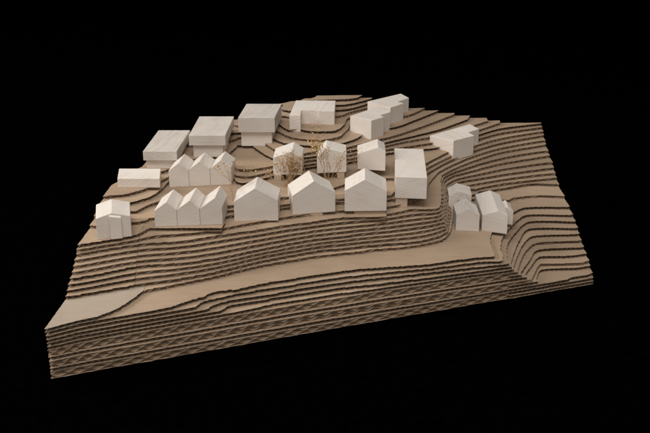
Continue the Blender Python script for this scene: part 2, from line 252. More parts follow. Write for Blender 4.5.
 15: '10,486;112,525;125,545;228,584;241,603;330,637;343,656;446,694;459,714;830,851;842,870;932,903;945,921;1022,950;1034,968;1086,986;1098,1004;1124,1014;1137,1032;1175,1046;1188,1063;1214,1073;1226,1090;1252,1100;1265,1117;1290,1126;1303,1144;1329,1153;1341,1171;1367,1180;1380,1197;1405,1206;1418,1223;1443,1232;1456,1249;1507,1267;1520,1284;1571,1302;1584,1319;1635,1337;1647,1354;1724,1380;1737,1397;1787,1414;1800,1431;1889,1461;1902,1477;2029,1521;2042,1513;2348,1618;2361,1611;2514,1664;2527,1657;2629,1692;2642,1686;2808,1743;2820,1758;2858,1771;2871,1786;2883,1790;2896,1805;2909,1809;2921,1824;2934,1828;2946,1843;2959,1847;2996,1890;2996,1900;3020,1929;3020,1939;3033,1936;3051,1969;3049,1978;3056,2010;3054,2049;3066,2063;3063,2131;3075,2144;3072,2212;3084,2226;3081,2293;3093,2307;3091,2365;3103,2378;3099,2464;3111,2477;3107,2564;3119,2576;3117,2646;3132,2756;3145,2768;3151,2808;3164,2820;3165,2830;3179,2842;3181,2862;3195,2874;3196,2884;3223,2909;3222,2899;3233,2895;3257,2899;3294,2912;3356,2941;3384,2959;3406,2982;3415,3003;3408,3012;3396,3010;3408,3012;3432,3036;3456,3040;3467,3052;3491,3057;3503,3069;3527,3073;3539,3085;3563,3089;3575,3101;3599,3105;3610,3117;3622,3119;3634,3130;3658,3134;3670,3146;3694,3150;3705,3161;3717,3163;3729,3175;3741,3177;3753,3188;3765,3190;3776,3201;3788,3203;3800,3214;3812,3216;3835,3238;3847,3240;3859,3251;3871,3253;3882,3264;3894,3266;3906,3276;3930,3280;3941,3291;4060,3308;4073,3301;4109,3307;4121,3300;4157,3305;4169,3299;4193,3302;4205,3296;4241,3301;4253,3295;4265,3297;4210,4300;1470,4050;1400,3980;998,3659;597,3397;248,3009;240,2995;201,2389;197,2374;23,1966;20,1952;20,1003',
 16: '11,531;75,558;203,623;357,708;472,766;549,796;792,877;996,970;1162,1064;1456,1260;1647,1365;1711,1394;1800,1442;1876,1475;1902,1491;2004,1527;2106,1555;2309,1627;2564,1699;2730,1751;2781,1772;2844,1804;2907,1845;2958,1884;3004,1933;3025,1950;3030,1962;3028,1971;3036,1984;3037,2004;3043,2016;3041,2055;3053,2069;3050,2137;3062,2150;3059,2228;3071,2241;3068,2309;3080,2322;3075,2419;3087,2432;3084,2510;3096,2522;3092,2611;3105,2624;3115,2723;3104,2731;3118,2830;3131,2842;3134,2862;3161,2887;3173,2889;3186,2902;3198,2904;3212,2916;3214,2926;3227,2944;3288,2994;3324,3013;3348,3020;3372,3022;3384,3017;3396,3020;3431,3056;3443,3058;3467,3082;3479,3084;3491,3096;3503,3098;3514,3110;3526,3112;3538,3124;3550,3126;3562,3137;3574,3139;3586,3151;3598,3153;3609,3165;3621,3167;3633,3178;3657,3182;3669,3193;3681,3195;3692,3206;3704,3208;3716,3220;3740,3223;3751,3235;3775,3238;3787,3249;3823,3255;3834,3266;3846,3267;3858,3278;3894,3284;3905,3294;3929,3298;3941,3309;3964,3312;3976,3323;4012,3328;4023,3338;4047,3342;4059,3352;4094,3357;4106,3367;4141,3372;4153,3383;4200,3389;4212,3399;4247,3404;4259,3414;4210,4300;1470,4050;1400,3980;998,3659;597,3397;248,3009;240,2995;201,2389;197,2374;23,1966;20,1952;20,1003',
 17: '11,573;204,668;396,780;473,819;537,842;792,913;1009,1003;1137,1068;1252,1138;1405,1241;1507,1302;1545,1320;1622,1365;1749,1432;1876,1491;1902,1506;1978,1535;2156,1591;2271,1636;2564,1726;2729,1784;2805,1817;2869,1850;2932,1890;2995,1940;3020,1953;3025,1960;3028,2001;3035,2033;3039,2104;3048,2156;3048,2196;3057,2247;3057,2287;3066,2329;3065,2378;3074,2439;3073,2487;3082,2529;3081,2598;3082,2608;3089,2620;3095,2671;3092,2728;3095,2748;3106,2828;3118,2859;3137,2888;3228,2990;3275,3030;3656,3239;3809,3312;4021,3398;4162,3448;4256,3469;4210,4300;1470,4050;1400,3980;998,3659;597,3397;248,3009;240,2995;201,2389;197,2374;23,1966;20,1952;20,1003',
 18: '12,623;89,651;102,671;179,699;192,718;243,736;256,756;294,770;307,789;346,802;359,822;397,835;410,854;576,913;588,903;665,930;678,921;767,953;780,943;971,1012;984,1030;1112,1076;1124,1094;1175,1112;1188,1129;1227,1143;1239,1160;1278,1174;1290,1191;1316,1200;1329,1218;1367,1231;1380,1248;1418,1262;1431,1279;1469,1292;1482,1309;1520,1322;1533,1339;1584,1357;1596,1373;1634,1386;1647,1403;1698,1420;1711,1437;1774,1458;1787,1475;1851,1496;1863,1512;2182,1618;2207,1635;2245,1651;2512,1735;2716,1811;2817,1853;2881,1884;2931,1913;3006,1965;3019,1978;3016,2027;3029,2041;3025,2119;3037,2133;3034,2211;3046,2225;3042,2303;3055,2316;3051,2394;3063,2406;3059,2504;3071,2516;3067,2615;3079,2628;3081,2648;3070,2655;3100,2875;3114,2887;3117,2907;3130,2920;3132,2940;3156,2965;3156,2976;3203,3026;3203,3036;3239,3073;3251,3075;3263,3088;3275,3090;3287,3102;3299,3104;3311,3116;3323,3118;3334,3130;3358,3134;3370,3146;3382,3148;3394,3160;3418,3163;3429,3175;3441,3177;3453,3189;3465,3191;3477,3202;3489,3204;3501,3216;3512,3217;3524,3229;3536,3231;3548,3242;3560,3244;3571,3255;3583,3257;3595,3268;3607,3270;3619,3281;3631,3283;3642,3294;3654,3296;3666,3307;3678,3309;3689,3320;3701,3321;3713,3332;3725,3334;3736,3345;3748,3346;3760,3357;3784,3360;3795,3371;3807,3373;3819,3383;3842,3386;3854,3397;3866,3398;3877,3409;3901,3412;3912,3422;3924,3424;3936,3434;3948,3436;3960,3446;3983,3449;3996,3459;4007,3460;4019,3470;4043,3473;4055,3483;4066,3484;4078,3494;4090,3495;4102,3505;4113,3507;4125,3516;4148,3519;4159,3529;4171,3530;4182,3540;4205,3542;4217,3552;4228,3553;4250,3573;4210,4300;1470,4050;1400,3980;998,3659;597,3397;248,3009;240,2995;201,2389;197,2374;23,1966;20,1952;20,1003',
 19: '14,676;65,698;154,744;359,864;436,903;551,943;704,976;831,1009;920,1042;1061,1106;1163,1158;1482,1340;1647,1431;1876,1541;2232,1671;2435,1733;2537,1769;2867,1902;2930,1933;2976,1965;2997,1991;3014,2046;3014,2096;3023,2139;3022,2198;3032,2230;3031,2290;3041,2322;3039,2391;3049,2423;3047,2501;3056,2523;3055,2613;3058,2653;3069,2743;3068,2772;3081,2862;3095,2903;3116,2947;3156,3009;3215,3078;3275,3123;3706,3407;3882,3497;4079,3589;4169,3624;4246,3641;4210,4300;1470,4050;1400,3980;998,3659;597,3397;248,3009;240,2995;201,2389;197,2374;23,1966;20,1952;20,1003',
 20: '15,725;91,761;347,903;437,946;539,981;704,1018;806,1047;882,1073;946,1099;1138,1191;1634,1455;1888,1572;2117,1660;2384,1741;2499,1779;2714,1874;2904,1939;2942,1958;2967,1975;2985,1998;2998,2032;3002,2053;3000,2112;3012,2125;3008,2214;3020,2227;3016,2315;3028,2328;3024,2416;3037,2429;3032,2527;3044,2539;3042,2630;3056,2730;3045,2738;3070,2908;3083,2920;3086,2931;3084,2941;3096,2952;3096,2965;3110,2978;3108,2988;3132,3013;3132,3024;3155,3049;3155,3059;3203,3109;3215,3111;3250,3147;3262,3149;3298,3185;3310,3187;3357,3234;3369,3236;3404,3271;3416,3273;3486,3341;3498,3343;3533,3377;3545,3378;3649,3463;3661,3464;3700,3495;3711,3497;3736,3517;3748,3519;3773,3539;3784,3540;3809,3560;3820,3562;3832,3572;3844,3573;3868,3593;3879,3594;3891,3604;3902,3605;3925,3625;3936,3626;3948,3636;3959,3637;3970,3647;3981,3648;3993,3657;4004,3658;4026,3678;4037,3679;4048,3689;4059,3690;4070,3699;4080,3700;4091,3710;4102,3711;4124,3729;4134,3730;4145,3740;4156,3741;4166,3750;4177,3751;4197,3769;4208,3770;4218,3780;4228,3781;4238,3790;4210,4300;1470,4050;1400,3980;998,3659;597,3397;248,3009;240,2995;201,2389;197,2374;23,1966;20,1952;20,1003',
 21: '15,770;67,795;297,924;425,985;539,1024;692,1056;743,1070;845,1103;921,1132;1303,1321;1405,1368;1634,1488;2040,1664;2167,1707;2307,1741;2473,1792;2561,1830;2725,1913;2763,1924;2891,1952;2954,1978;2970,1993;2988,2028;2995,2080;2993,2110;3005,2143;3002,2212;3013,2235;3010,2314;3021,2356;3018,2415;3028,2486;3026,2525;3030,2546;3029,2627;3037,2687;3033,2735;3046,2826;3058,2867;3055,2886;3074,2940;3132,3034;3173,3083;3179,3094;3462,3378;3637,3523;3772,3620;3932,3717;4134,3821;4185,3841;4235,3851;4210,4300;1470,4050;1400,3980;998,3659;597,3397;248,3009;240,2995;201,2389;197,2374;23,1966;20,1952;20,1003',
 22: '16,821;42,830;55,849;106,866;119,886;157,899;170,918;234,939;247,959;336,988;349,1007;591,1088;603,1078;680,1104;692,1094;896,1162;909,1180;985,1206;998,1224;1062,1245;1074,1263;1151,1288;1163,1305;1227,1326;1240,1344;1380,1390;1392,1407;1456,1427;1469,1444;1520,1461;1532,1477;1570,1490;1583,1506;1672,1535;1684,1551;1837,1600;1849,1616;1900,1632;1913,1647;1976,1668;1989,1683;2103,1719;2115,1734;2128,1727;2217,1755;2230,1748;2294,1768;2307,1761;2485,1818;2497,1833;2535,1845;2547,1859;2585,1871;2598,1886;2623,1894;2635,1908;2648,1912;2660,1927;2673,1931;2685,1945;2749,1965;2762,1958;2787,1966;2801,1960;2826,1968;2839,1962;2877,1974;2890,1968;2941,1984;2965,2011;2965,2021;2977,2035;2976,2075;2988,2088;2985,2148;2997,2161;2994,2240;3006,2253;3002,2351;3014,2364;3008,2492;3020,2504;3016,2614;3024,2675;3013,2682;3038,2853;3039,2863;3033,2872;3033,2882;3041,2903;3047,2910;3059,2916;3051,2925;3055,2936;3072,2950;3072,2960;3096,2986;3096,2996;3120,3022;3120,3032;3143,3057;3143,3068;3167,3093;3167,3103;3203,3140;3203,3150;3238,3187;3238,3197;3285,3245;3285,3255;3332,3302;3332,3312;3391,3369;3392,3379;3420,3401;3422,3410;3450,3432;3452,3441;3479,3462;3481,3472;3508,3493;3510,3502;3550,3534;3552,3543;3603,3584;3605,3594;3729,3694;3740,3695;3788,3733;3799,3734;3822,3753;3833,3754;3856,3773;3866,3774;3889,3792;3899,3793;3922,3812;3932,3813;3954,3832;3964,3833;3974,3842;3984,3843;3995,3852;4005,3853;4026,3872;4036,3873;4046,3882;4056,3883;4066,3892;4076,3893;4086,3902;4095,3903;4115,3922;4124,3923;4134,3932;4144,3933;4153,3942;4163,3943;4172,3952;4181,3953;4191,3962;4200,3963;4227,3991;4210,4300;1470,4050;1400,3980;998,3659;597,3397;248,3009;240,2995;201,2389;197,2374;23,1966;20,1952;20,1003',
 23: '17,845;132,906;170,932;196,942;247,973;324,1008;362,1032;426,1063;473,1092;541,1140;579,1160;642,1182;782,1214;871,1239;973,1274;1049,1308;1265,1445;1543,1601;1682,1669;1859,1743;2037,1805;2151,1837;2367,1888;2456,1917;2519,1944;2594,1982;2660,2021;2719,2064;2763,2103;2793,2139;2820,2181;2842,2228;2857,2273;2869,2327;2888,2483;2907,2600;2995,2874;3033,2953;3086,3037;3179,3172;3323,3361;3484,3534;3621,3668;3754,3769;3919,3876;4143,4004;4188,4025;4225,4035;4210,4300;1470,4050;1400,3980;998,3659;597,3397;248,3009;240,2995;201,2389;197,2374;23,1966;20,1952;20,1003',
 24: '17,867;30,871;43,890;107,912;120,931;183,952;196,971;247,988;260,1007;324,1028;337,1047;375,1060;388,1078;413,1087;426,1105;439,1109;477,1164;477,1178;490,1196;490,1210;515,1246;655,1289;668,1280;731,1300;744,1290;820,1314;833,1305;935,1337;947,1328;1024,1353;1034,1369;1030,1420;1042,1462;1061,1494;1094,1530;1136,1561;1186,1590;1401,1696;1527,1752;1565,1762;1578,1778;1641,1795;1679,1814;1818,1857;1831,1869;1844,1867;1856,1876;1932,1902;2135,1961;2173,1966;2223,1981;2211,1977;2201,1963;2211,1955;2300,1980;2313,1973;2389,1995;2396,1986;2415,1987;2427,1995;2478,2010;2490,2024;2516,2032;2528,2046;2541,2050;2554,2045;2566,2048;2591,2060;2616,2078;2653,2113;2693,2166;2720,2215;2742,2273;2753,2327;2753,2369;2740,2407;2731,2416;2718,2422;2718,2432;2730,2446;2730,2456;2742,2469;2741,2479;2754,2492;2753,2503;2765,2516;2765,2527;2777,2540;2777,2551;2789,2564;2790,2575;2804,2588;2808,2608;2822,2621;2828,2652;2842,2665;2845,2686;2860,2699;2865,2730;2879,2743;2882,2763;2896,2776;2900,2796;2913,2809;2917,2829;2931,2842;2934,2863;2948,2875;2949,2885;2963,2898;2964,2919;2988,2945;2988,2956;3000,2969;3000,2979;3024,3005;3024,3016;3036,3028;3036,3039;3060,3064;3060,3075;3083,3100;3083,3111;3107,3135;3107,3146;3131,3171;3131,3181;3166,3218;3166,3228;3190,3252;3190,3262;3225,3298;3225,3308;3249,3332;3249,3342;3274,3365;3277,3375;3291,3386;3294,3395;3308,3406;3310,3416;3324,3427;3327,3436;3341,3447;3343,3456;3357,3467;3360,3477;3374,3487;3376,3497;3403,3518;3406,3528;3432,3549;3435,3558;3461,3579;3463,3589;3490,3610;3492,3619;3543,3661;3545,3669;3572,3688;3574,3697;3612,3726;3615,3734;3689,3791;3691,3800;3703,3809;3713,3810;3771,3857;3781,3858;3815,3886;3825,3887;3858,3915;3867,3916;3888,3935;3897,3936;3908,3945;3917,3946;3937,3965;3947,3966;3967,3984;3976,3985;3986,3994;3995,3995;4005,4004;4014,4005;4023,4015;4032,4015;4051,4034;4060,4035;4070,4044;4079,4045;4088,4054;4097,4055;4106,4064;4115,4065;4133,4083;4141,4084;4150,4093;4159,4094;4168,4103;4176,4104;4185,4113;4194,4114;4202,4123;4211,4124;4219,4133;4210,4300;1470,4050;1400,3980;998,3659;597,3397;248,3009;240,2995;201,2389;197,2374;23,1966;20,1952;20,1003',
 25: '20,1208;45,1215;58,1204;413,1312;426,1329;451,1337;476,1372;476,1442;476,1400;489,1398;514,1410;540,1426;574,1456;606,1493;630,1527;673,1607;715,1713;702,1723;728,1730;740,1720;753,1724;766,1713;829,1730;842,1720;918,1741;930,1731;968,1741;981,1732;994,1735;1019,1716;1020,1703;1045,1684;1045,1671;1058,1662;1058,1649;1110,1612;1160,1627;1173,1643;1287,1676;1299,1692;1565,1769;1578,1783;1641,1801;1654,1811;1666,1816;1793,1855;1831,1875;1995,1927;2134,1967;2173,1972;2223,1986;2241,1997;2260,2049;2284,2088;2321,2120;2359,2137;2384,2142;2410,2142;2435,2135;2448,2128;2462,2116;2473,2095;2477,2053;2489,2049;2527,2064;2544,2082;2545,2104;2557,2129;2557,2139;2574,2186;2574,2197;2592,2233;2591,2244;2603,2258;2609,2280;2632,2334;2656,2379;2705,2429;2705,2440;2717,2453;2716,2473;2728,2487;2728,2497;2740,2510;2740,2521;2752,2535;2752,2556;2765,2569;2769,2590;2783,2603;2790,2644;2805,2657;2810,2689;2824,2701;2830,2732;2844,2745;2849,2776;2863,2789;2866,2810;2880,2822;2884,2843;2898,2856;2901,2876;2915,2889;2916,2899;2928,2912;2928,2923;2952,2949;2952,2960;2976,2986;2976,2997;3000,3022;3000,3033;3024,3059;3024,3069;3048,3094;3048,3105;3071,3130;3071,3141;3095,3165;3095,3176;3131,3213;3131,3223;3154,3247;3154,3258;3178,3282;3178,3292;3213,3328;3213,3338;3239,3361;3244,3380;3258,3391;3261,3401;3275,3412;3281,3431;3295,3442;3297,3451;3312,3462;3317,3481;3331,3492;3333,3502;3347,3512;3349,3522;3363,3533;3366,3542;3460,3653;3599,3788;3710,3881;3810,3953;3924,4023;4158,4149;4192,4165;4217,4172;4210,4300;1470,4050;1400,3980;998,3659;597,3397;248,3009;240,2995;201,2389;197,2374;23,1966;20,1952',
 26: '20,1339;33,1357;71,1368;83,1386;121,1397;134,1415;210,1436;223,1454;311,1479;324,1468;349,1475;362,1495;393,1572;418,1621;450,1666;475,1692;513,1742;512,1756;525,1760;538,1777;588,1789;601,1779;626,1785;639,1775;664,1781;677,1771;689,1774;702,1764;727,1771;740,1761;778,1770;791,1760;879,1784;892,1774;943,1787;955,1777;981,1784;1006,1765;1006,1752;1032,1733;1032,1720;1045,1710;1045,1697;1058,1688;1058,1675;1084,1656;1084,1643;1097,1635;1147,1649;1160,1665;1198,1676;1210,1692;1464,1765;1475,1792;1494,1822;1538,1861;1576,1880;1652,1905;1727,1952;1840,2003;1903,2040;1941,2067;1965,2091;2067,2209;2126,2267;2188,2316;2263,2362;2350,2402;2451,2432;2552,2447;2641,2447;2651,2458;2652,2469;2664,2482;2664,2493;2677,2507;2677,2518;2689,2531;2689,2542;2702,2555;2706,2576;2720,2589;2724,2610;2738,2623;2744,2655;2759,2668;2762,2689;2777,2702;2780,2722;2794,2735;2798,2756;2812,2769;2816,2790;2830,2802;2834,2823;2847,2836;2849,2846;2863,2859;2867,2879;2880,2892;2880,2903;2904,2930;2904,2941;2916,2954;2916,2965;2940,2990;2940,3001;2952,3014;2952,3025;2976,3051;2976,3061;3000,3087;3000,3098;3024,3123;3024,3133;3047,3158;3047,3169;3059,3181;3059,3192;3083,3216;3083,3227;3107,3251;3107,3262;3130,3286;3130,3296;3154,3320;3154,3331;3166,3343;3168,3353;3182,3364;3188,3383;3203,3394;3209,3414;3223,3425;3229,3444;3243,3455;3246,3464;3260,3475;3265,3495;3279,3505;3285,3525;3299,3535;3301,3545;3315,3556;3318,3565;3331,3576;3334,3586;3347,3596;3350,3606;3363,3616;3366,3626;3379,3637;3382,3646;3395,3656;3399,3665;3412,3674;3415,3683;3445,3711;3448,3719;3462,3729;3465,3738;3494,3765;3497,3774;3522,3793;3525,3802;3538,3811;3540,3820;3578,3848;3580,3857;3605,3876;3607,3885;3719,3979;3729,3980;3750,3999;3759,3999;3780,4018;3789,4019;3819,4038;3828,4039;3838,4049;3847,4049;3857,4059;3866,4059;3894,4079;3903,4080;3913,4089;3921,4090;3931,4099;3948,4101;3958,4110;3967,4111;3976,4120;3985,4121;3994,4130;4002,4131;4011,4140;4029,4141;4038,4150;4046,4151;4055,4160;4072,4162;4081,4171;4089,4172;4098,4181;4115,4182;4123,4192;4131,4192;4140,4201;4156,4203;4165,4212;4173,4213;4181,4222;4198,4223;4213,4241;4210,4300;1470,4050;1400,3980;998,3659;597,3397;248,3009;240,2995;201,2389;197,2374;23,1966;20,1952',
 27: '20,1499;109,1523;121,1541;235,1572;248,1589;273,1596;285,1613;298,1617;311,1634;323,1638;361,1690;374,1693;424,1762;424,1776;436,1793;436,1807;449,1824;449,1851;461,1868;461,1896;474,1913;473,1968;486,1985;486,2055;493,2082;486,2093;497,2120;490,2130;500,2157;493,2168;536,2276;554,2292;591,2299;608,2315;939,2382;946,2371;971,2376;978,2366;990,2368;1006,2348;1018,2350;1041,2319;1054,2322;1093,2272;1089,2259;1105,2239;1101,2226;1117,2207;1115,2194;1166,2153;1216,2165;1229,2181;1254,2186;1267,2202;1279,2205;1304,2236;1317,2239;1347,2269;1351,2281;1417,2341;1421,2353;1615,2529;1627,2532;1691,2589;1703,2591;1734,2620;1746,2622;1762,2637;1774,2639;1790,2653;1814,2658;1829,2672;1865,2679;1881,2693;1905,2697;1919,2712;1955,2718;1967,2733;2003,2740;2015,2755;2039,2759;2052,2774;2076,2778;2088,2793;2112,2797;2124,2812;2148,2816;2161,2831;2173,2833;2197,2862;2209,2864;2234,2892;2246,2894;2270,2922;2282,2924;2319,2966;2331,2968;2367,3010;2379,3012;2416,3053;2428,3055;2452,3082;2464,3083;2476,3097;2488,3099;2500,3112;2512,3114;2524,3127;2548,3130;2560,3144;2584,3147;2596,3160;2619,3163;2631,3176;2667,3181;2679,3194;2703,3197;2715,3210;2739,3213;2751,3226;2786,3231;2798,3243;2834,3248;2846,3261;2881,3265;2893,3277;2929,3282;2941,3294;2964,3297;2976,3309;2988,3311;3000,3323;3012,3324;3101,3392;3104,3402;3134,3424;3137,3434;3166,3456;3169,3466;3183,3477;3186,3486;3200,3497;3203,3507;3232,3529;3235,3538;3249,3549;3251,3559;3265,3570;3268,3579;3282,3590;3285,3600;3312,3621;3315,3631;3328,3641;3331,3650;3345,3660;3349,3669;3380,3696;3383,3705;3396,3715;3400,3723;3430,3751;3433,3760;3459,3779;3462,3788;3475,3797;3478,3806;3507,3834;3510,3842;3535,3861;3537,3870;3550,3879;3553,3888;3576,3907;3578,3916;3612,3944;3614,3953;3723,4047;3732,4048;3753,4066;3762,4067;3791,4087;3800,4087;3810,4097;3818,4098;3847,4117;3856,4118;3865,4127;3874,4128;3883,4137;3901,4138;3928,4158;3945,4159;3954,4168;3971,4170;3980,4179;3997,4181;4006,4190;4022,4191;4048,4210;4065,4212;4073,4221;4090,4222;4098,4231;4114,4233;4122,4242;4139,4243;4147,4252;4163,4254;4171,4263;4187,4264;4195,4273;4203,4274;4211,4283;4210,4300;1470,4050;1400,3980;998,3659;597,3397;248,3009;240,2995;201,2389;197,2374;23,1966;20,1952',
 28: '20,1660;58,1670;70,1687;184,1716;197,1733;222,1739;247,1774;260,1777;285,1812;297,1815;373,1917;373,1931;398,1965;398,1979;410,1996;410,2010;423,2027;425,2055;485,2203;478,2214;499,2268;493,2279;509,2320;502,2331;513,2358;548,2390;609,2402;626,2418;928,2476;936,2465;960,2470;967,2459;979,2462;994,2441;1006,2443;1021,2422;1017,2409;1063,2347;1058,2335;1106,2274;1118,2277;1126,2267;1139,2270;1147,2260;1172,2265;1180,2255;1255,2272;1272,2287;1285,2290;1351,2350;1416,2409;1420,2421;1453,2451;1465,2453;1514,2497;1526,2500;1558,2529;1570,2531;1586,2546;1598,2548;1614,2563;1626,2565;1642,2580;1654,2582;1670,2596;1682,2599;1698,2613;1710,2615;1726,2630;1738,2632;1753,2646;1765,2648;1781,2663;1805,2667;1821,2681;1845,2686;1858,2700;1894,2707;1907,2722;1943,2729;1955,2744;1991,2750;2004,2765;2028,2770;2040,2784;2064,2789;2076,2803;2100,2808;2113,2822;2137,2826;2149,2841;2161,2843;2186,2872;2198,2874;2222,2902;2234,2904;2271,2947;2283,2949;2344,3018;2356,3020;2416,3088;2428,3090;2465,3130;2476,3132;2489,3145;2500,3147;2513,3160;2524,3162;2536,3175;2560,3178;2572,3191;2584,3193;2596,3206;2620,3209;2632,3222;2656,3225;2668,3238;2680,3240;2692,3252;2715,3255;2727,3268;2739,3270;2751,3282;2763,3284;2775,3296;2787,3298;2817,3321;2829,3322;2845,3334;2856,3335;2888,3358;2899,3360;2930,3382;2942,3384;2987,3417;2999,3419;3088,3486;3091,3495;3149,3539;3152,3549;3180,3571;3183,3581;3225,3613;3228,3623;3242,3634;3246,3643;3274,3662;3278,3671;3292,3680;3296,3689;3327,3717;3331,3726;3344,3735;3348,3744;3362,3754;3365,3762;3379,3772;3382,3781;3395,3790;3399,3799;3412,3808;3415,3817;3444,3845;3448,3853;3473,3873;3476,3881;3488,3891;3491,3899;3514,3918;3517,3927;3529,3937;3531,3945;3554,3964;3556,3973;3579,3992;3581,4000;3603,4019;3605,4028;3627,4047;3629,4055;3651,4074;3653,4083;3685,4111;3686,4120;3717,4148;3719,4156;3739,4175;3738,4191;3749,4258;1470,4050;1400,3980;998,3659;597,3397;248,3009;240,2995;201,2389;197,2374;23,1966;20,1952',
 29: '81,2103;170,2126;238,2153;267,2169;286,2187;298,2190;316,2206;329,2208;347,2225;359,2227;395,2260;407,2262;442,2294;454,2321;471,2338;504,2419;522,2435;534,2437;549,2454;573,2459;586,2476;670,2492;683,2509;779,2527;790,2514;910,2537;921,2524;957,2531;967,2519;979,2522;986,2511;998,2513;1104,2368;1117,2370;1124,2360;1137,2363;1145,2353;1182,2360;1190,2350;1239,2361;1256,2376;1268,2378;1285,2393;1297,2396;1313,2411;1326,2413;1342,2428;1355,2431;1387,2460;1399,2463;1416,2478;1428,2480;1444,2495;1456,2497;1489,2527;1513,2531;1529,2546;1541,2548;1557,2563;1569,2565;1585,2580;1609,2584;1625,2599;1637,2601;1653,2616;1665,2618;1681,2632;1705,2637;1721,2651;1733,2653;1748,2668;1772,2672;1786,2687;1822,2694;1835,2709;1859,2713;1871,2728;1907,2735;1920,2750;1956,2757;1968,2771;1992,2776;2004,2790;2028,2795;2041,2809;2065,2814;2077,2828;2101,2832;2113,2847;2125,2849;2138,2863;2150,2866;2174,2894;2186,2896;2211,2925;2223,2927;2272,2983;2283,2985;2320,3026;2332,3028;2356,3056;2368,3058;2405,3098;2477,3158;2501,3182;2525,3197;2549,3223;2561,3225;2597,3264;2609,3265;2636,3290;2733,3360;2745,3361;2808,3408;2819,3409;2881,3454;2892,3456;2953,3501;2964,3502;3081,3590;3085,3600;3128,3632;3132,3641;3147,3651;3151,3659;3166,3669;3170,3678;3184,3687;3189,3696;3203,3706;3207,3715;3221,3724;3225,3733;3240,3743;3244,3751;3275,3779;3279,3788;3293,3798;3297,3806;3311,3816;3314,3825;3345,3853;3349,3861;3374,3881;3377,3889;3390,3899;3392,3908;3417,3927;3420,3935;3444,3954;3446,3963;3458,3973;3461,3981;3484,4000;3487,4009;3510,4028;3512,4037;3535,4056;3537,4064;3559,4083;3562,4092;3584,4111;3586,4119;3607,4138;3610,4155;3605,4162;3599,4196;3602,4245;1470,4050;1400,3980;998,3659;597,3397;248,3009;240,2995;201,2389;197,2374',
 30: '212,2572;248,2567;282,2545;420,2416;437,2394;434,2383;468,2412;474,2426;486,2428;514,2463;526,2465;539,2483;563,2487;576,2504;588,2507;601,2524;625,2528;637,2546;673,2552;686,2569;734,2578;747,2595;807,2605;820,2622;856,2629;868,2645;892,2650;905,2666;917,2668;968,2735;969,2764;982,2780;985,2838;998,2854;1001,2912;1013,2928;1022,3088;1028,3101;1022,3088;1020,3044;1020,3030;1027,3017;1054,3022;1090,3040;1134,3073;1137,3087;1150,3075;1150,3061;1161,3048;1160,3034;1171,3021;1171,3007;1182,2994;1181,2980;1193,2967;1192,2953;1214,2928;1214,2914;1236,2890;1235,2876;1258,2851;1257,2837;1280,2813;1279,2799;1302,2775;1301,2761;1324,2737;1323,2724;1369,2677;1368,2663;1414,2617;1448,2576;1460,2578;1468,2568;1480,2571;1488,2561;1525,2568;1541,2582;1577,2590;1593,2604;1605,2606;1621,2621;1633,2623;1649,2637;1661,2640;1676,2654;1700,2658;1714,2673;1750,2680;1799,2707;1823,2712;1908,2754;1944,2780;1957,2784;2005,2816;2017,2818;2030,2832;2042,2834;2054,2849;2066,2851;2078,2866;2102,2870;2114,2884;2126,2886;2139,2901;2151,2903;2163,2917;2175,2919;2199,2947;2211,2949;2224,2963;2235,2965;2272,3007;2284,3009;2308,3037;2320,3038;2345,3066;2357,3068;2406,3122;2429,3137;2453,3166;2477,3179;2501,3203;2513,3207;2537,3233;2549,3235;2585,3274;2650,3321;2654,3332;2703,3367;2707,3377;2755,3412;2759,3422;2806,3456;2810,3467;2856,3501;2861,3511;2921,3556;2925,3566;2969,3599;2973,3610;3004,3629;3009,3638;3024,3648;3034,3666;3069,3694;3078,3711;3093,3721;3102,3739;3117,3748;3126,3766;3140,3776;3149,3793;3164,3803;3177,3829;3191,3839;3200,3856;3213,3866;3220,3884;3233,3893;3240,3911;3253,3920;3256,3929;3285,3957;3292,3975;3304,3984;3307,3993;3335,4021;3341,4039;3353,4048;3357,4057;3384,4085;3378,4091;3379,4101;3398,4154;3416,4228;1470,4050;1400,3980;998,3659;597,3397;248,3009;240,2995',
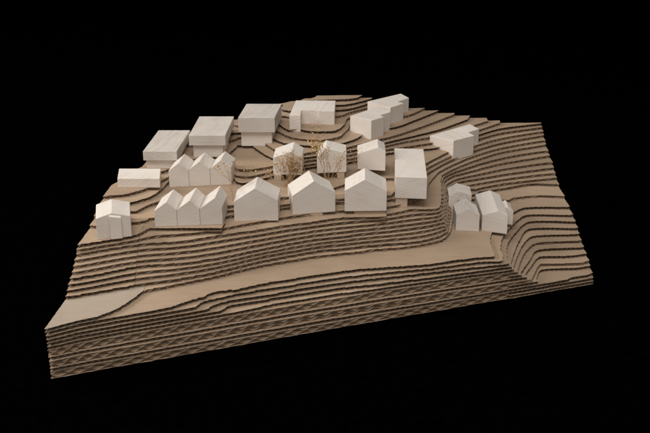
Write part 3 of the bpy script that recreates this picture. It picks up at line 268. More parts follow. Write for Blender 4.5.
 31: '311,3079;340,3077;355,3069;365,3057;389,3012;461,2961;541,2920;719,2843;782,2808;782,2800;808,2841;809,2856;834,2889;835,2904;860,2937;861,2951;886,2984;887,2999;938,3063;939,3078;957,3092;997,3142;988,3145;996,3165;1022,3191;1047,3207;1077,3218;1098,3218;1110,3212;1115,3201;1115,3185;1120,3168;1113,3156;1137,3158;1139,3147;1162,3150;1165,3139;1177,3141;1179,3130;1203,3132;1206,3122;1217,3123;1223,3112;1235,3113;1246,3100;1245,3086;1268,3061;1267,3047;1278,3035;1278,3021;1300,2996;1300,2982;1322,2958;1321,2944;1344,2919;1343,2906;1366,2882;1365,2868;1388,2844;1387,2830;1410,2807;1410,2793;1512,2689;1524,2691;1547,2669;1559,2671;1571,2660;1607,2666;1618,2655;1642,2660;1655,2675;1715,2686;1740,2716;1752,2722;1764,2722;1779,2737;1801,2753;1921,2793;1933,2790;1945,2806;1957,2810;1969,2809;1982,2824;2006,2828;2030,2858;2042,2860;2055,2874;2067,2876;2079,2891;2091,2893;2103,2907;2115,2909;2140,2938;2152,2939;2176,2968;2188,2970;2237,3026;2249,3028;2298,3083;2309,3085;2346,3126;2358,3127;2394,3168;2406,3170;2442,3210;2454,3211;2478,3238;2490,3239;2514,3265;2546,3289;2551,3300;2568,3312;2572,3322;2589,3334;2594,3345;2610,3356;2615,3367;2631,3378;2636,3389;2652,3401;2661,3421;2677,3433;2682,3443;2698,3455;2707,3476;2723,3487;2728,3498;2743,3509;2752,3530;2768,3541;2772,3552;2788,3563;2797,3584;2812,3595;2834,3631;2850,3641;2883,3694;2899,3704;2926,3748;2941,3758;2968,3802;2984,3812;3009,3856;3022,3866;3031,3884;3044,3893;3057,3920;3071,3930;3083,3956;3097,3966;3105,3984;3118,3993;3131,4020;3143,4030;3152,4047;3164,4057;3173,4075;3185,4084;3193,4102;3206,4111;3218,4138;3242,4164;3244,4172;3240,4180;3240,4187;3246,4212;1470,4050;1400,3980;998,3659;597,3397',
 32: '3070,4196;1470,4050;1400,3980;998,3659;636,3424;674,3424;684,3419;684,3392;674,3337;679,3297;700,3263;732,3240;770,3225;817,3218;859,3220;919,3229;1092,3276;1136,3280;1163,3274;1164,3263;1176,3264;1178,3253;1189,3254;1191,3243;1202,3245;1204,3234;1216,3235;1220,3213;1232,3214;1234,3203;1246,3204;1248,3193;1260,3195;1265,3173;1277,3174;1280,3164;1291,3165;1297,3143;1309,3145;1318,3123;1330,3124;1352,3099;1351,3086;1408,3024;1407,3011;1498,2915;1510,2917;1521,2905;1533,2907;1544,2895;1568,2899;1580,2887;1592,2889;1603,2878;1627,2881;1638,2870;1662,2874;1674,2863;1686,2864;1697,2853;1721,2857;1732,2846;1756,2850;1768,2839;1792,2843;1803,2832;1839,2838;1851,2827;1911,2837;1923,2852;1947,2856;1959,2871;1971,2873;1984,2887;1995,2889;2020,2918;2032,2920;2057,2949;2069,2951;2179,3078;2179,3091;2203,3118;2204,3131;2216,3144;2216,3157;2228,3170;2229,3183;2241,3196;2241,3221;2253,3234;2246,3244;2257,3266;2251,3275;2263,3297;2257,3307;2275,3339;2269,3349;2275,3360;2293,3372;2299,3383;2333,3407;2344,3408;2361,3420;2372,3422;2389,3434;2400,3435;2417,3447;2428,3448;2445,3460;2467,3462;2484,3474;2495,3475;2511,3487;2522,3488;2603,3546;2608,3557;2624,3568;2635,3588;2652,3598;2809,3821;2824,3848;2839,3858;2864,3903;2878,3913;2908,3966;2922,3976;2952,4030;2966,4039;2991,4084;3004,4094;3022,4129;3033,4138;3039,4154;3050,4163;3056,4179;3067,4188',
 33: '2917,4182;1470,4050;1400,3980;1003,3662;1030,3671;1028,3661;984,3639;959,3633;844,3559;856,3555;866,3544;891,3472;904,3449;925,3430;964,3407;1029,3388;1190,3375;1267,3356;1287,3355;1291,3347;1300,3345;1302,3334;1313,3335;1315,3324;1320,3317;1328,3314;1330,3303;1341,3304;1344,3293;1348,3286;1357,3284;1360,3273;1371,3274;1376,3252;1388,3253;1393,3232;1405,3233;1414,3201;1425,3202;1435,3171;1447,3172;1460,3140;1482,3115;1482,3102;1572,3006;1584,3008;1596,2996;1608,2998;1619,2986;1631,2988;1642,2976;1654,2978;1666,2967;1689,2970;1701,2959;1713,2960;1724,2949;1760,2954;1771,2943;1903,2963;1915,2978;1939,2981;1951,2996;1963,2998;1988,3026;2000,3028;2024,3057;2024,3069;2049,3098;2050,3135;2062,3149;2063,3187;2076,3201;2080,3225;2075,3234;2087,3257;2082,3266;2095,3289;2090,3298;2103,3321;2098,3330;2111,3353;2106,3363;2112,3374;2107,3384;2114,3395;2109,3405;2116,3416;2111,3426;2118,3438;2114,3448;2120,3459;2116,3469;2123,3480;2118,3490;2132,3513;2128,3523;2135,3535;2132,3543;2140,3552;2136,3569;2145,3578;2141,3594;2149,3603;2148,3611;2156,3621;2155,3629;2181,3656;2180,3664;2267,3756;2311,3785;2321,3786;2337,3796;2375,3799;2391,3809;2394,3801;2410,3811;2429,3813;2432,3805;2621,3822;2636,3831;2655,3833;2694,3854;2700,3863;2715,3872;2726,3890;2741,3900;2769,3945;2783,3955;2850,4063;2847,4072;2861,4081;2866,4090;2864,4099;2869,4108;2881,4116;2898,4157;2910,4166',
 34: '2585,4152;1470,4050;1400,3980;1071,3717;1098,3712;1106,3698;1102,3668;1090,3643;1084,3616;1084,3592;1089,3572;1099,3554;1113,3538;1130,3525;1158,3512;1204,3498;1322,3473;1350,3473;1350,3464;1361,3465;1365,3431;1376,3432;1381,3399;1392,3400;1398,3366;1409,3367;1415,3334;1427,3336;1439,3281;1451,3282;1462,3240;1474,3241;1487,3198;1499,3200;1509,3169;1533,3171;1584,3199;1596,3200;1615,3213;1619,3203;1631,3204;1635,3194;1647,3195;1651,3185;1663,3186;1673,3165;1685,3167;1696,3155;1708,3156;1720,3145;1731,3146;1743,3135;1790,3140;1802,3129;1956,3151;1968,3164;1980,3167;1989,3178;1991,3190;2002,3204;2027,3250;2023,3260;2043,3293;2038,3302;2051,3325;2047,3335;2060,3358;2056,3368;2069,3390;2064,3400;2071,3412;2067,3422;2074,3433;2069,3443;2076,3455;2072,3465;2079,3476;2071,3497;2078,3508;2074,3518;2081,3530;2076,3547;2085,3556;2080,3580;2089,3589;2086,3606;2095,3615;2093,3623;2102,3632;2101,3641;2110,3650;2109,3658;2118,3667;2117,3676;2126,3685;2126,3693;2144,3711;2143,3720;2162,3738;2161,3746;2180,3765;2178,3773;2345,3976;2361,3986;2384,4014;2400,4024;2431,4052;2552,4134;2560,4134',
 35: '2488,4143;1470,4050;1400,3980;1170,3796;1207,3793;1222,3786;1233,3775;1244,3750;1263,3651;1272,3634;1286,3618;1313,3600;1342,3588;1452,3570;1467,3559;1469,3551;1466,3544;1485,3544;1506,3554;1527,3556;1549,3566;1580,3569;1601,3579;1663,3585;1662,3576;1817,3590;1817,3582;1941,3593;1961,3603;1992,3606;2011,3616;2058,3662;2057,3670;2067,3679;2066,3688;2076,3697;2075,3705;2085,3714;2085,3723;2094,3732;2094,3740;2113,3759;2191,3851;2208,3861;2255,3917;2272,3927;2318,3982;2334,3992;2373,4039;2389,4049;2404,4067;2431,4085;2435,4093;2484,4135',
 36: '2432,4138;1470,4050;1400,3980;1339,3931;1365,3928;1378,3920;1387,3908;1395,3870;1393,3779;1400,3734;1409,3713;1420,3699;1435,3690;1473,3676;1470,3659;1555,3692;1574,3694;1596,3704;1701,3713;1700,3705;1902,3723;1901,3715;1920,3716;1940,3727;2007,3733;2027,3743;2037,3744;2091,3774;2099,3783;2116,3793;2132,3812;2150,3822;2268,3961;2267,3969;2346,4062;2359,4071;2364,4079',
 37: '2347,4130;1620,4064;1593,4025;1585,3996;1517,3843;1513,3825;1513,3813;1523,3799;1539,3791;1589,3815;1689,3824;1689,3815;1780,3823;1789,3815;1871,3823;1880,3815;2037,3829;2081,3850;2089,3859;2157,3908;2214,3973;2231,3983;2288,4048;2305,4058;2315,4075;2328,4083;2339,4099;2336,4106',
 38: '1616,3869;1669,3874;1688,3884;1759,3890;1778,3901;1848,3907;1866,3917;1980,3927;1998,3937;2059,3943;2076,3953;2093,3954;2145,3984;2154,3994;2171,4004;2196,4032;2202,4041;2214,4081;2237,4120;1745,4075;1740,4044;1728,4008',
}
T = 3.0                         # board thickness, mm
LINER = 0.27
WAVE = 4.4
ALONG_X = {5, 8, 14, 15, 16, 17, 18, 19, 20, 21, 22, 23, 24, 25, 26, 28, 29, 31, 33, 35}
THICK = {2, 5, 8}               # heavy double-height boards

def parse(s):
    out = []
    for part in s.split('|'):
        v = [int(a) / 10.0 for a in part.replace(';', ',').split(',')]
        out.append([(v[i], v[i + 1]) for i in range(0, len(v), 2)])
    return out

def roughen(loop, rng, amp, step=2.6):
    pts = []
    ph = rng.uniform(0, 6.28)
    n = len(loop)
    for i in range(n):
        x0, y0 = loop[i]; x1, y1 = loop[(i + 1) % n]
        d = math.hypot(x1 - x0, y1 - y0)
        k = max(1, int(d / step))
        for j in range(k):
            t = j / k
            a = amp * (0.35 if j == 0 and d > 12 else 1.0)
            px, py = x0 + (x1 - x0) * t, y0 + (y1 - y0) * t
            w = 0.22 * math.sin(px / 9.0 + ph) + 0.16 * math.sin((px + py) / 4.1 + 2.3 * ph)
            pts.append((px + rng.uniform(-a, a), py + w + rng.uniform(-a, a)))
    return pts

def slab_mesh(bm, loops, z0, z1, mi):
    flat, edges = [], []
    for l in loops:
        o = len(flat)
        flat += l
        edges += [(o + i, o + (i + 1) % len(l)) for i in range(len(l))]
    vs, _, tris, ov, _, _ = delaunay_2d_cdt([Vector(p) for p in flat], edges, [], 1, 1e-4)
    ct = [bm.verts.new((v.x * MM, v.y * MM, z1 * MM)) for v in vs]
    cb = [bm.verts.new((v.x * MM, v.y * MM, z0 * MM)) for v in vs]
    for a, b, c in tris:
        bm.faces.new((ct[a], ct[b], ct[c])).material_index = mi
        bm.faces.new((cb[c], cb[b], cb[a])).material_index = mi
    top = [bm.verts.new((x * MM, y * MM, z1 * MM)) for x, y in flat]
    bot = [bm.verts.new((x * MM, y * MM, z0 * MM)) for x, y in flat]
    o = 0
    for l in loops:
        n = len(l)
        for i in range(n):
            a, b = o + i, o + (i + 1) % n
            try:
                bm.faces.new((bot[a], bot[b], top[b], top[a])).material_index = mi
            except ValueError:
                pass
        o += n

def spans(loops, y):
    xs = []
    for l in loops:
        n = len(l)
        for i in range(n):
            x0, y0 = l[i]; x1, y1 = l[(i + 1) % n]
            if (y0 <= y) != (y1 <= y):
                xs.append(x0 + (x1 - x0) * (y - y0) / (y1 - y0))
    xs.sort()
    return [(xs[i], xs[i + 1]) for i in range(0, len(xs) - 1, 2)]

def fluting(bm, loops, ang, z0, z1, phase, mi, wave):
    ca, sa = math.cos(-ang), math.sin(-ang)
    rl = [[(x * ca - y * sa, x * sa + y * ca) for x, y in l] for l in loops]
    ys = [p[1] for l in rl for p in l]
    lo, hi = min(ys), max(ys)
    dy = wave / 9.0
    n = int((hi - lo) / dy)
    zc = (z0 + z1) / 2; amp = ((z1 - z0) / 2 - 0.12) * 0.93
    cb, sb = math.cos(ang), math.sin(ang)
    def P(x, y, z):
        return bm.verts.new(((x * cb - y * sb) * MM, (x * sb + y * cb) * MM, z * MM))
    prev = None
    for i in range(n + 1):
        y = lo + 0.01 + i * dy
        sp = spans(rl, y)
        z = zc + amp * (1 - 0.12 * math.sin(y / 7.3 + phase)) * math.sin(2 * math.pi * y / wave + phase + 0.7 * math.sin(y / 19.0 + 2 * phase))
        row = [(a, b, P(a, y, z + 0.1), P(b, y, z + 0.1), P(a, y, z - 0.1), P(b, y, z - 0.1)) for a, b in sp]
        if prev:
            for p in prev:
                for q in row:
                    if min(p[1], q[1]) - max(p[0], q[0]) <= 0:
                        continue
                    for f in ((p[2], p[3], q[3], q[2]), (q[4], q[5], p[5], p[4]),
                              (p[2], q[2], q[4], p[4]), (q[3], p[3], p[5], q[5])):
                        try:
                            fc = bm.faces.new(f); fc.material_index = mi; fc.smooth = False
                        except ValueError:
                            pass
        prev = row

def half(loop, x0, side):
    """The part of a cut outline left (side -1) or right (side +1) of a straight joint at x0."""
    out = []
    n = len(loop)
    for i in range(n):
        p, q = loop[i], loop[(i + 1) % n]
        a, c = (p[0] - x0) * side, (q[0] - x0) * side
        if a >= 0:
            out.append(p)
        if a * c < 0:
            t = a / (a - c)
            out.append((x0, p[1] + (q[1] - p[1]) * t))
    return out

relief = empty('cardboard_relief', (0, 0, 0))
tag(relief, 'stepped hillside relief glued from layers of brown corrugated cardboard', 'site model')
def board(loops, k, rng, liner, along_x, lift=0.0, name='cardboard_sheet', n=1):
    bm = bmesh.new()
    z0 = (k - n) * T + 0.02 + lift; z1 = k * T + lift
    slab_mesh(bm, [roughen(l, rng, 0.16) for l in loops], z1 - LINER, z1, 0)
    slab_mesh(bm, [roughen(l, rng, 0.22) for l in loops], z0, z0 + LINER, 0)
    ang = math.radians(((4 if k < 14 else -7) if along_x else 89) + rng.uniform(-2.5, 2.5))
    h = (z1 - z0 - 2 * LINER) / n       # heavy boards carry two flutes face to face
    for i in range(n):
        fluting(bm, loops, ang, z0 + LINER + i * h, z0 + LINER + (i + 1) * h, rng.uniform(0, 6.28), 1, WAVE)
    me = bpy.data.meshes.new(name); bm.to_mesh(me); bm.free()
    return link(name, me, relief, [liner, (PALE_FLUTE if n > 1 else HALF_SHADED_FLUTE) if along_x else SHADED_FLUTE])
for k, s in sorted(SHEETS.items()):
    rng = random.Random(100 + k)
    loops = parse(s)
    dx, dy = rng.uniform(-.25, .25), rng.uniform(-.5, .4)
    loops = [[(x + dx, y + dy) for x, y in l] for l in loops]
    ax = k in ALONG_X
    if 14 <= k <= 24:                   # the strip at the left edge was cut from separate boards
        seam = 57.5 if k == 14 else 49.0 - (k - 15) * 0.35
        left = [[(x - 0.25, y - (0.9 if k > 14 else 0)) for x, y in half(l, seam, -1)] for l in loops]
        board(left, k, rng, PALE_KRAFT if k == 14 else KRAFT, k in (19, 20, 21, 22, 23), 0.03)
        loops = [half(l, seam, 1) for l in loops]
    if k in THICK or k + 1 in THICK:    # the heavy boards of the base stop short of the right-hand valley
        if k in THICK:
            board([half(l, 357.0, -1) for l in loops], k, rng, KRAFT, True, 0.0, 'cardboard_sheet', 2)
        loops = [half(l, 357.3, 1) for l in loops]
    board(loops, k, rng, KRAFT, ax)
# the two-sheet ledge under the lower row of gabled units
for k, d in ((23, 0.5), (24, 0.0)):
    board([[(50.5, 124.6 + d), (111.6 - d, 127.6 + d), (112.6 - d, 142.0), (51.5, 150.0)]], k, random.Random(900 + k), KRAFT, k == 23, 0.09, 'cardboard_ledge')

# the two-sheet ledge under the front row house beside the long flat block
for k, d in ((21, 0.4), (22, 0.0)):
    board([[(212.9, 172.7 + d), (249.2 - d, 176.1 + d), (249.8 - d, 200.1), (213.5, 196.7)]], k, random.Random(950 + k), KRAFT, True, 0.09, 'cardboard_ledge')

# ------------------------------------------------------------------ timber blocks
rb = random.Random(7)
def finish(bm, width=0.28):
    bmesh.ops.remove_doubles(bm, verts=bm.verts, dist=1e-6)
    bmesh.ops.recalc_face_normals(bm, faces=bm.faces)
    bmesh.ops.bevel(bm, geom=[e for e in bm.edges if e.calc_face_angle(0) > 0.2], offset=width * MM, segments=2, profile=0.5, affect='EDGES')

def gable_bm(x, y, z, w, wl, wr, au, ah, d, sh, asym=0.0):
    """Pentagon front in the x-z plane, pushed back along y with a sideways skew sh."""
    prof = [(0, 0), (w, 0), (w, wr), (au, ah), (0, wl)]
    bm = bmesh.new()
    f = [bm.verts.new(((x + a) * MM, y * MM, (z + b) * MM)) for a, b in prof]
    k = [bm.verts.new(((x + a + sh) * MM, (y + d) * MM, (z + b) * MM)) for a, b in prof]
    bm.faces.new(f); bm.faces.new(k[::-1])
    for i in range(5):
        j = (i + 1) % 5
        bm.faces.new((f[j], f[i], k[i], k[j]))
    finish(bm)
    return bm

def prism_bm(poly, z0, z1, tops=None, bevel=0.28):
    bm = bmesh.new()
    n = len(poly)
    b = [bm.verts.new((p[0] * MM, p[1] * MM, z0 * MM)) for p in poly]
    t = [bm.verts.new((p[0] * MM, p[1] * MM, (tops[i] if tops else z1) * MM)) for i, p in enumerate(poly)]
    bm.faces.new(t); bm.faces.new(b[::-1])
    for i in range(n):
        j = (i + 1) % n
        bm.faces.new((b[i], b[j], t[j], t[i]))
    finish(bm, bevel)
    return bm

def rect(x0, y0, x1, y1, sh=0.0):
    return [(x0, y0), (x1, y0), (x1 + sh, y1), (x0 + sh, y1)]

def part(name, bm, parent, mat):
    me = bpy.data.meshes.new(name); bm.to_mesh(me); bm.free()
    return link(name, me, parent, [mat])

def house(name, x, y, z, ang, label, cat, group):
    return tag(empty(name, (x * MM, y * MM, z * MM), math.radians(ang)), label, cat, group)

GA = 'large gabled houses of the front row'
H = house('gabled_house', 118.7, 152.0, 68.0, 7.2, 'gabled pale wood house in the front row beside the lower three-unit row', 'model house', GA)
part('house_block', gable_bm(0, 0, 0, 37.8, 18.4, 18.7, 18.3, 30.1, 29.8, 2.8), H, MAPLE)
part('plinth', prism_bm(rect(3, 1.2, 28, 27, 2.5), -1.95, -0.05), H, BEECH)
H = house('gabled_house', 167.4, 168.7, 69.0, 13.9, 'turned gabled house in the middle of the front row, raised on a thin plinth', 'model house', GA)
part('house_block', gable_bm(0, 0, 0, 38.1, 17.5, 18.5, 19.2, 29.8, 29.1, 0.5), H, MAPLE)
part('plinth', prism_bm(rect(0.4, 0.6, 27, 27), -2.95, -0.05), H, BEECH)
H = house('gabled_house', 212.4, 179.0, 69.0, 4.9, 'gabled front row house on a cardboard ledge, beside the long flat block', 'model house', GA)
part('house_block', gable_bm(0, 0, 0, 37.0, 19.4, 18.9, 17.6, 29.6, 31.4, 2.0), H, MAPLE)
part('plinth', prism_bm([(8.6, 0.9), (36.4, 0.9), (36.6, 28), (8.6, 28)], -3.4, -0.05), H, KRAFT)

GB = 'small gabled houses on stems in the second row'
H = house('stemmed_house', 144.5, 232.0, 84.0, -1.3, 'small gabled house on a stem behind a bushy brown dried plant', 'model house', GB)
part('house_block', gable_bm(0, 0, 0, 26.7, 16.2, 17.3, 17.7, 23.0, 28.6, -1.0), H, MAPLE)
part('stem', prism_bm(rect(0.8, -1.5, 7.6, 16), -5.98, -0.05), H, BEECH)
H = house('stemmed_house', 184.8, 236.7, 84.0, 11.4, 'small gabled house with its stem at the front right corner and blossoms over its ridge', 'model house', GB)
part('house_block', gable_bm(0, 0, 0, 27.6, 15.2, 18.4, 8.6, 24.0, 25.6, 4.0), H, MAPLE)
part('stem', prism_bm(rect(19.2, 0.7, 26, 17), -5.98, -0.05), H, BEECH)
H = house('stemmed_house', 222.1, 250.5, 84.0, -7.9, 'small gabled house tucked behind the front row house on the cardboard ledge', 'model house', GB)
part('house_block', gable_bm(0, 0, 0, 26.3, 15.4, 19.0, 19.3, 22.8, 25.9, -4.5), H, MAPLE)
part('stem', prism_bm(rect(2, 2.5, 9, 18), -5.98, -0.05), H, BEECH)

def row_house(x, y, z, ang, units, label):
    H = house('row_house', x, y, z, ang, label, 'row houses', 'rows of three gabled units')
    for (u, w, wl, wr, au, ah, d, sh) in units:
        part('gabled_unit', gable_bm(u, rb.uniform(-.25, .25), 0, w - 0.22, wl, wr, au, ah, d, sh), H, MAPLE)
    return H
row_house(55.7, 127.1, 72.15, 8.5,
          [(0, 18.6, 14.3, 14.6, 10.6, 21.9, 30.8, 4.6), (18.6, 19.0, 14.6, 14.8, 11.2, 22.7, 30.8, 4.6), (37.6, 18.8, 14.8, 15.3, 13.0, 24.0, 30.4, 4.6)],
          'lower row of three joined gabled units on the overhanging cardboard ledge')
row_house(51.9, 207.7, 78.05, 10.8,
          [(0, 18.0, 16.1, 16.2, 9.6, 23.3, 26, 5.5), (18.0, 19.4, 16.2, 16.4, 10.2, 23.7, 26, 5.5), (37.4, 19.2, 16.4, 16.6, 9.8, 24.2, 26, 5.5)],
          'upper row of three joined gabled units partly behind the lower row')

H = house('flat_block', 256.8, 199.0, 75.0, -3.3, 'long flat-roofed wood block cantilevered over a brown stem at its front corner', 'model building', None)
part('roof_block', prism_bm([(0, 0), (28, 0), (23.2, 84), (-4.6, 84)], 0, 20.1), H, MAPLE)
part('stem', prism_bm(rect(0.6, 1.0, 11.2, 62, -3.4), -8.98, -0.05), H, BEECH)

GD = 'flat blocks on stems along the rear left edge'
H = house('stemmed_block', 25.6, 229.9, 96.0, 3.0, 'lowest flat block of the rear left three, nearest the plain long bar', 'model building', GD)
part('roof_block', prism_bm([(-1.5, 0), (29.6, 0), (33.4, 68.8), (2.2, 68.8)], 0, 8.9), H, GREY_MAPLE)
part('stem', prism_bm([(0.5, 3.5), (28, 3.5), (30, 62), (3, 62)], -8.98, -0.05), H, MAPLE)
H = house('stemmed_block', 61.9, 258.8, 102.0, 3.0, 'middle flat block of the rear left three, behind the upper gabled row', 'model building', GD)
part('roof_block', prism_bm([(0, 0), (34.6, 0), (37.0, 66.6), (2.2, 66.6)], 0, 10.1), H, GREY_MAPLE)
part('stem', prism_bm([(3.2, 3), (31.5, 3), (33.5, 61), (5, 61)], -12.5, -0.05), H, MAPLE)
H = house('stemmed_block', 104.2, 294.7, 105.0, 3.0, 'highest and thickest flat block of the rear left three with rough pale roof', 'model building', GD)
part('roof_block', prism_bm([(0, 0), (35.8, 0), (40.3, 52.3), (4.4, 52.3)], 0, 15.0), H, GREY_MAPLE)
part('stem', prism_bm([(2.2, 3.5), (32.5, 3.5), (36, 48), (5, 48)], -14.98, -0.05), H, MAPLE)

def solid(name, bm, x, y, z, ang, label, cat, group=None, mat=None):
    o = part(name, bm, None, mat or MAPLE)
    o.location = (x * MM, y * MM, z * MM); o.rotation_euler = (0, 0, math.radians(ang))
    return tag(o, label, cat, group)

solid('bar_block', prism_bm([(0, 0), (37.6, 0), (34.3, 26.5), (-3.6, 26.5)], 0, 8.6, [8.6, 8.6, 9.0, 9.0]), 9.9, 188.3, 84.02, 3.0,
      'low plain wood bar with a bright flat top at the left edge', 'model building')

H = house('gabled_house', 15.0, 96.8, 72.0, 19.3, 'gabled house with a projecting front bay alone on the left edge', 'model house', None)
part('house_block', gable_bm(0, 0, 0.02, 27.6, 18.3, 17.8, 13.0, 22.0, 33.0, 2.8), H, MAPLE)
part('bay', prism_bm([(10.8, -2.4), (20.0, -2.4), (20.0, -0.08), (10.8, -0.08)], 0.02, 20, [19.9, 18.0, 19.0, 20.8]), H, MAPLE)

GE = 'gabled houses in the hollow'
H = house('gabled_house', 337.1, 213.5, 39.02, -17.4, 'largest gabled house in the hollow with a low rounded annex behind it', 'model house', GE)
part('house_block', gable_bm(0, 0, 0, 23.3, 15.5, 18.4, 14.1, 21.5, 52.0, -18.0), H, MAPLE)
part('annex', gable_bm(14.6, 24.0, 0, 9.5, 15.5, 13.5, 4.2, 17.5, 17.0, -5.8), H, MAPLE)
H = house('gabled_house', 313.4, 213.2, 39.02, -5.5, 'narrow gabled house in the hollow standing in front of the small rear house', 'model house', GE)
part('house_block', gable_bm(0, 0, 0, 21.2, 15.6, 16.6, 9.8, 21.9, 26.0, -3.6), H, MAPLE)
part('link_block', gable_bm(2.2, 26.2, 0, 12.0, 17.0, 15.5, 5.6, 22.6, 13.0, -1.6), H, MAPLE)
solid('gabled_house', gable_bm(0, 0, 0, 22.5, 16.4, 17.0, 9.2, 21.3, 22.0, 3.8), 309.5, 259.9, 39.02, 9.8,
      'small gabled house at the back of the hollow behind the narrow one', 'model house', GE)

H = house('courtyard_house', 152.2, 319.5, 98.8, 2.0, 'flat-roofed U-shaped block with a recessed court below the summit', 'model building', None)
part('roof_block', prism_bm([(0, 0), (11.3, 0), (11.3, 19.8), (29.0, 19.6), (29.0, 16.6), (45.0, 16.8), (45.8, 58), (4, 58)], 0, 17.4), H, MAPLE)
solid('card_strip', prism_bm(rect(0, 0, 12, 2.6), 0, 2.6, None, .15), 173.0, 330.8, 102.02, 3.0, 'short brown strip of card lying in the court of the U-shaped block', 'card strip', None, BEECH)

GP = 'flat blocks with a stepped corner on the upper slope'
solid('stepped_block', prism_bm([(0, 0), (19.5, -1), (21.5, 5.6), (38, 4.6), (38, 27), (0, 27)], -6, 19.4), 234.1, 317.7, 93.02, 52.8,
      'stepped flat block on the upper slope, in front of its taller twin', 'model building', GP)
solid('stepped_block', prism_bm([(0, 0), (23, 0), (24.5, 9), (45, 9.4), (54, 27), (4, 33.6)], -6, 17.5), 253.4, 363.7, 96.02, 52.0,
      'stepped flat block highest on the slope, right of the summit', 'model building', GP)
solid('stepped_block', prism_bm([(1.6, 0), (31.5, -1), (35.5, 10.8), (53.7, 11.7), (60, 30), (-3, 28.5)], -5, 16.0), 315.9, 324, 74.5, 43.7,
      'stepped flat block alone on the right-hand slope among narrow contours', 'model building', GP)

# ------------------------------------------------------------------ dried plants used as trees
def tube(bm, pts, r0, r1, n=5):
    rings = []
    for i, p in enumerate(pts):
        p = Vector(p)
        a = Vector(pts[max(0, i - 1)]); b = Vector(pts[min(len(pts) - 1, i + 1)])
        d = (b - a).normalized()
        u = d.orthogonal().normalized(); v = d.cross(u)
        r = r0 + (r1 - r0) * i / (len(pts) - 1)
        rings.append([bm.verts.new(((p + (u * math.cos(6.2832 * j / n) + v * math.sin(6.2832 * j / n)) * r) * MM)) for j in range(n)])
    for A, B in zip(rings, rings[1:]):
        for j in range(n):
            bm.faces.new((A[j], A[(j + 1) % n], B[(j + 1) % n], B[j]))
    bm.faces.new(rings[0][::-1]); bm.faces.new(rings[-1])

def branch(bm, a, b, r0, r1, rng, wob=0.06, n=5):
    a, b = Vector(a), Vector(b); L = (b - a).length
    pts = []
    for i in range(n):
        t = i / (n - 1)
        w = math.sin(math.pi * t) * L * wob
        pts.append(a.lerp(b, t) + Vector((rng.uniform(-w, w), rng.uniform(-w, w), rng.uniform(-w, w) * .5)))
    tube(bm, pts, r0, r1)
    return pts

def bud(bm, c, r, rng, mi):
    m = Matrix.Translation(Vector(c) * MM) @ Matrix.Rotation(rng.uniform(0, 6.28), 4, Vector((rng.random(), rng.random(), rng.random() + .1)).normalized()) @ Matrix.Diagonal((r * MM, r * MM * rng.uniform(.6, 1), r * MM * rng.uniform(.5, .9), 1))
    g = bmesh.ops.create_icosphere(bm, subdivisions=1, radius=1.0, matrix=m)
    for v in g['verts']:
        v.co += Vector((rng.uniform(-1, 1), rng.uniform(-1, 1), rng.uniform(-1, 1))) * r * MM * .22
        for f in v.link_faces:
            f.material_index = mi

def sprig(root, stems, label, seed, mats, fine=0, group='dried plants standing for trees'):
    """stems: list of (fork point, [(tip, bud radius, material index), ...]) relative to root, mm."""
    rng = random.Random(seed)
    o = tag(empty('dried_plant', tuple(c * MM for c in root)), label, 'dried plant', group)
    bs_, bb = bmesh.new(), bmesh.new()
    for fork, tips in stems:
        branch(bs_, (rng.uniform(-.4, .4), rng.uniform(-.4, .4), -.3), fork, .27, .18, rng)
        for tip, r, mi in tips:
            pts = branch(bs_, fork, tip, .16, .09, rng, .08)
            bud(bb, tip, r, rng, mi)
            for _ in range(fine):
                q = Vector(pts[rng.randint(2, 4)]); e = q + Vector((rng.uniform(-2.4, 2.4), rng.uniform(-2, 2), rng.uniform(.3, 2.8)))
                branch(bs_, q, e, .1, .07, rng, .05, 3)
                bud(bb, e, r * rng.uniform(.45, .9), rng, mi if rng.random() < .8 else (mi + 1) % len(mats))
    part('stems', bs_, o, TWIG)
    me = bpy.data.meshes.new('blossoms'); bb.to_mesh(me); bb.free()
    link('blossoms', me, o, mats)
    return o
sprig((114.8, 176.4, 75.0), [((-2.7, -0.0, 22.3), [((-12.4, 0.4, 34.9), 1.25, 0), ((-7.6, 2.5, 37.0), 1.15, 0), ((-15.0, -0.2, 32.7), 0.8, 0), ((-3.6, 0.0, 33.7), 0.7, 0)]), ((-1.5, 0.1, 20.4), [((0.8, -1.9, 39.7), 0.9, 1), ((5.1, 0.1, 33.4), 0.6, 1), ((6.0, 0.8, 37.8), 0.7, 1), ((2.1, 1.8, 30.1), 0.5, 1), ((-4.3, -2.4, 30.5), 0.5, 0)])],
      'thin dried plant with a few orange-brown heads against the upper gabled row', 11, [OCHRE, SEED], 1)
sprig((122.3, 204.7, 78.0), [((1.3, -0.0, 12.5), [((3.3, 0.9, 23.6), 0.75, 0), ((5.9, 1.0, 21.7), 0.6, 0), ((9.6, -2.1, 19.0), 0.8, 0), ((-0.8, -2.9, 19.6), 0.6, 0), ((11.4, -0.8, 16.2), 0.55, 0), ((1.7, -1.4, 21.5), 0.5, 0)])],
      'small sparse dried plant with pale yellow buds between the two rows', 12, [YELLOW, OCHRE], 1)
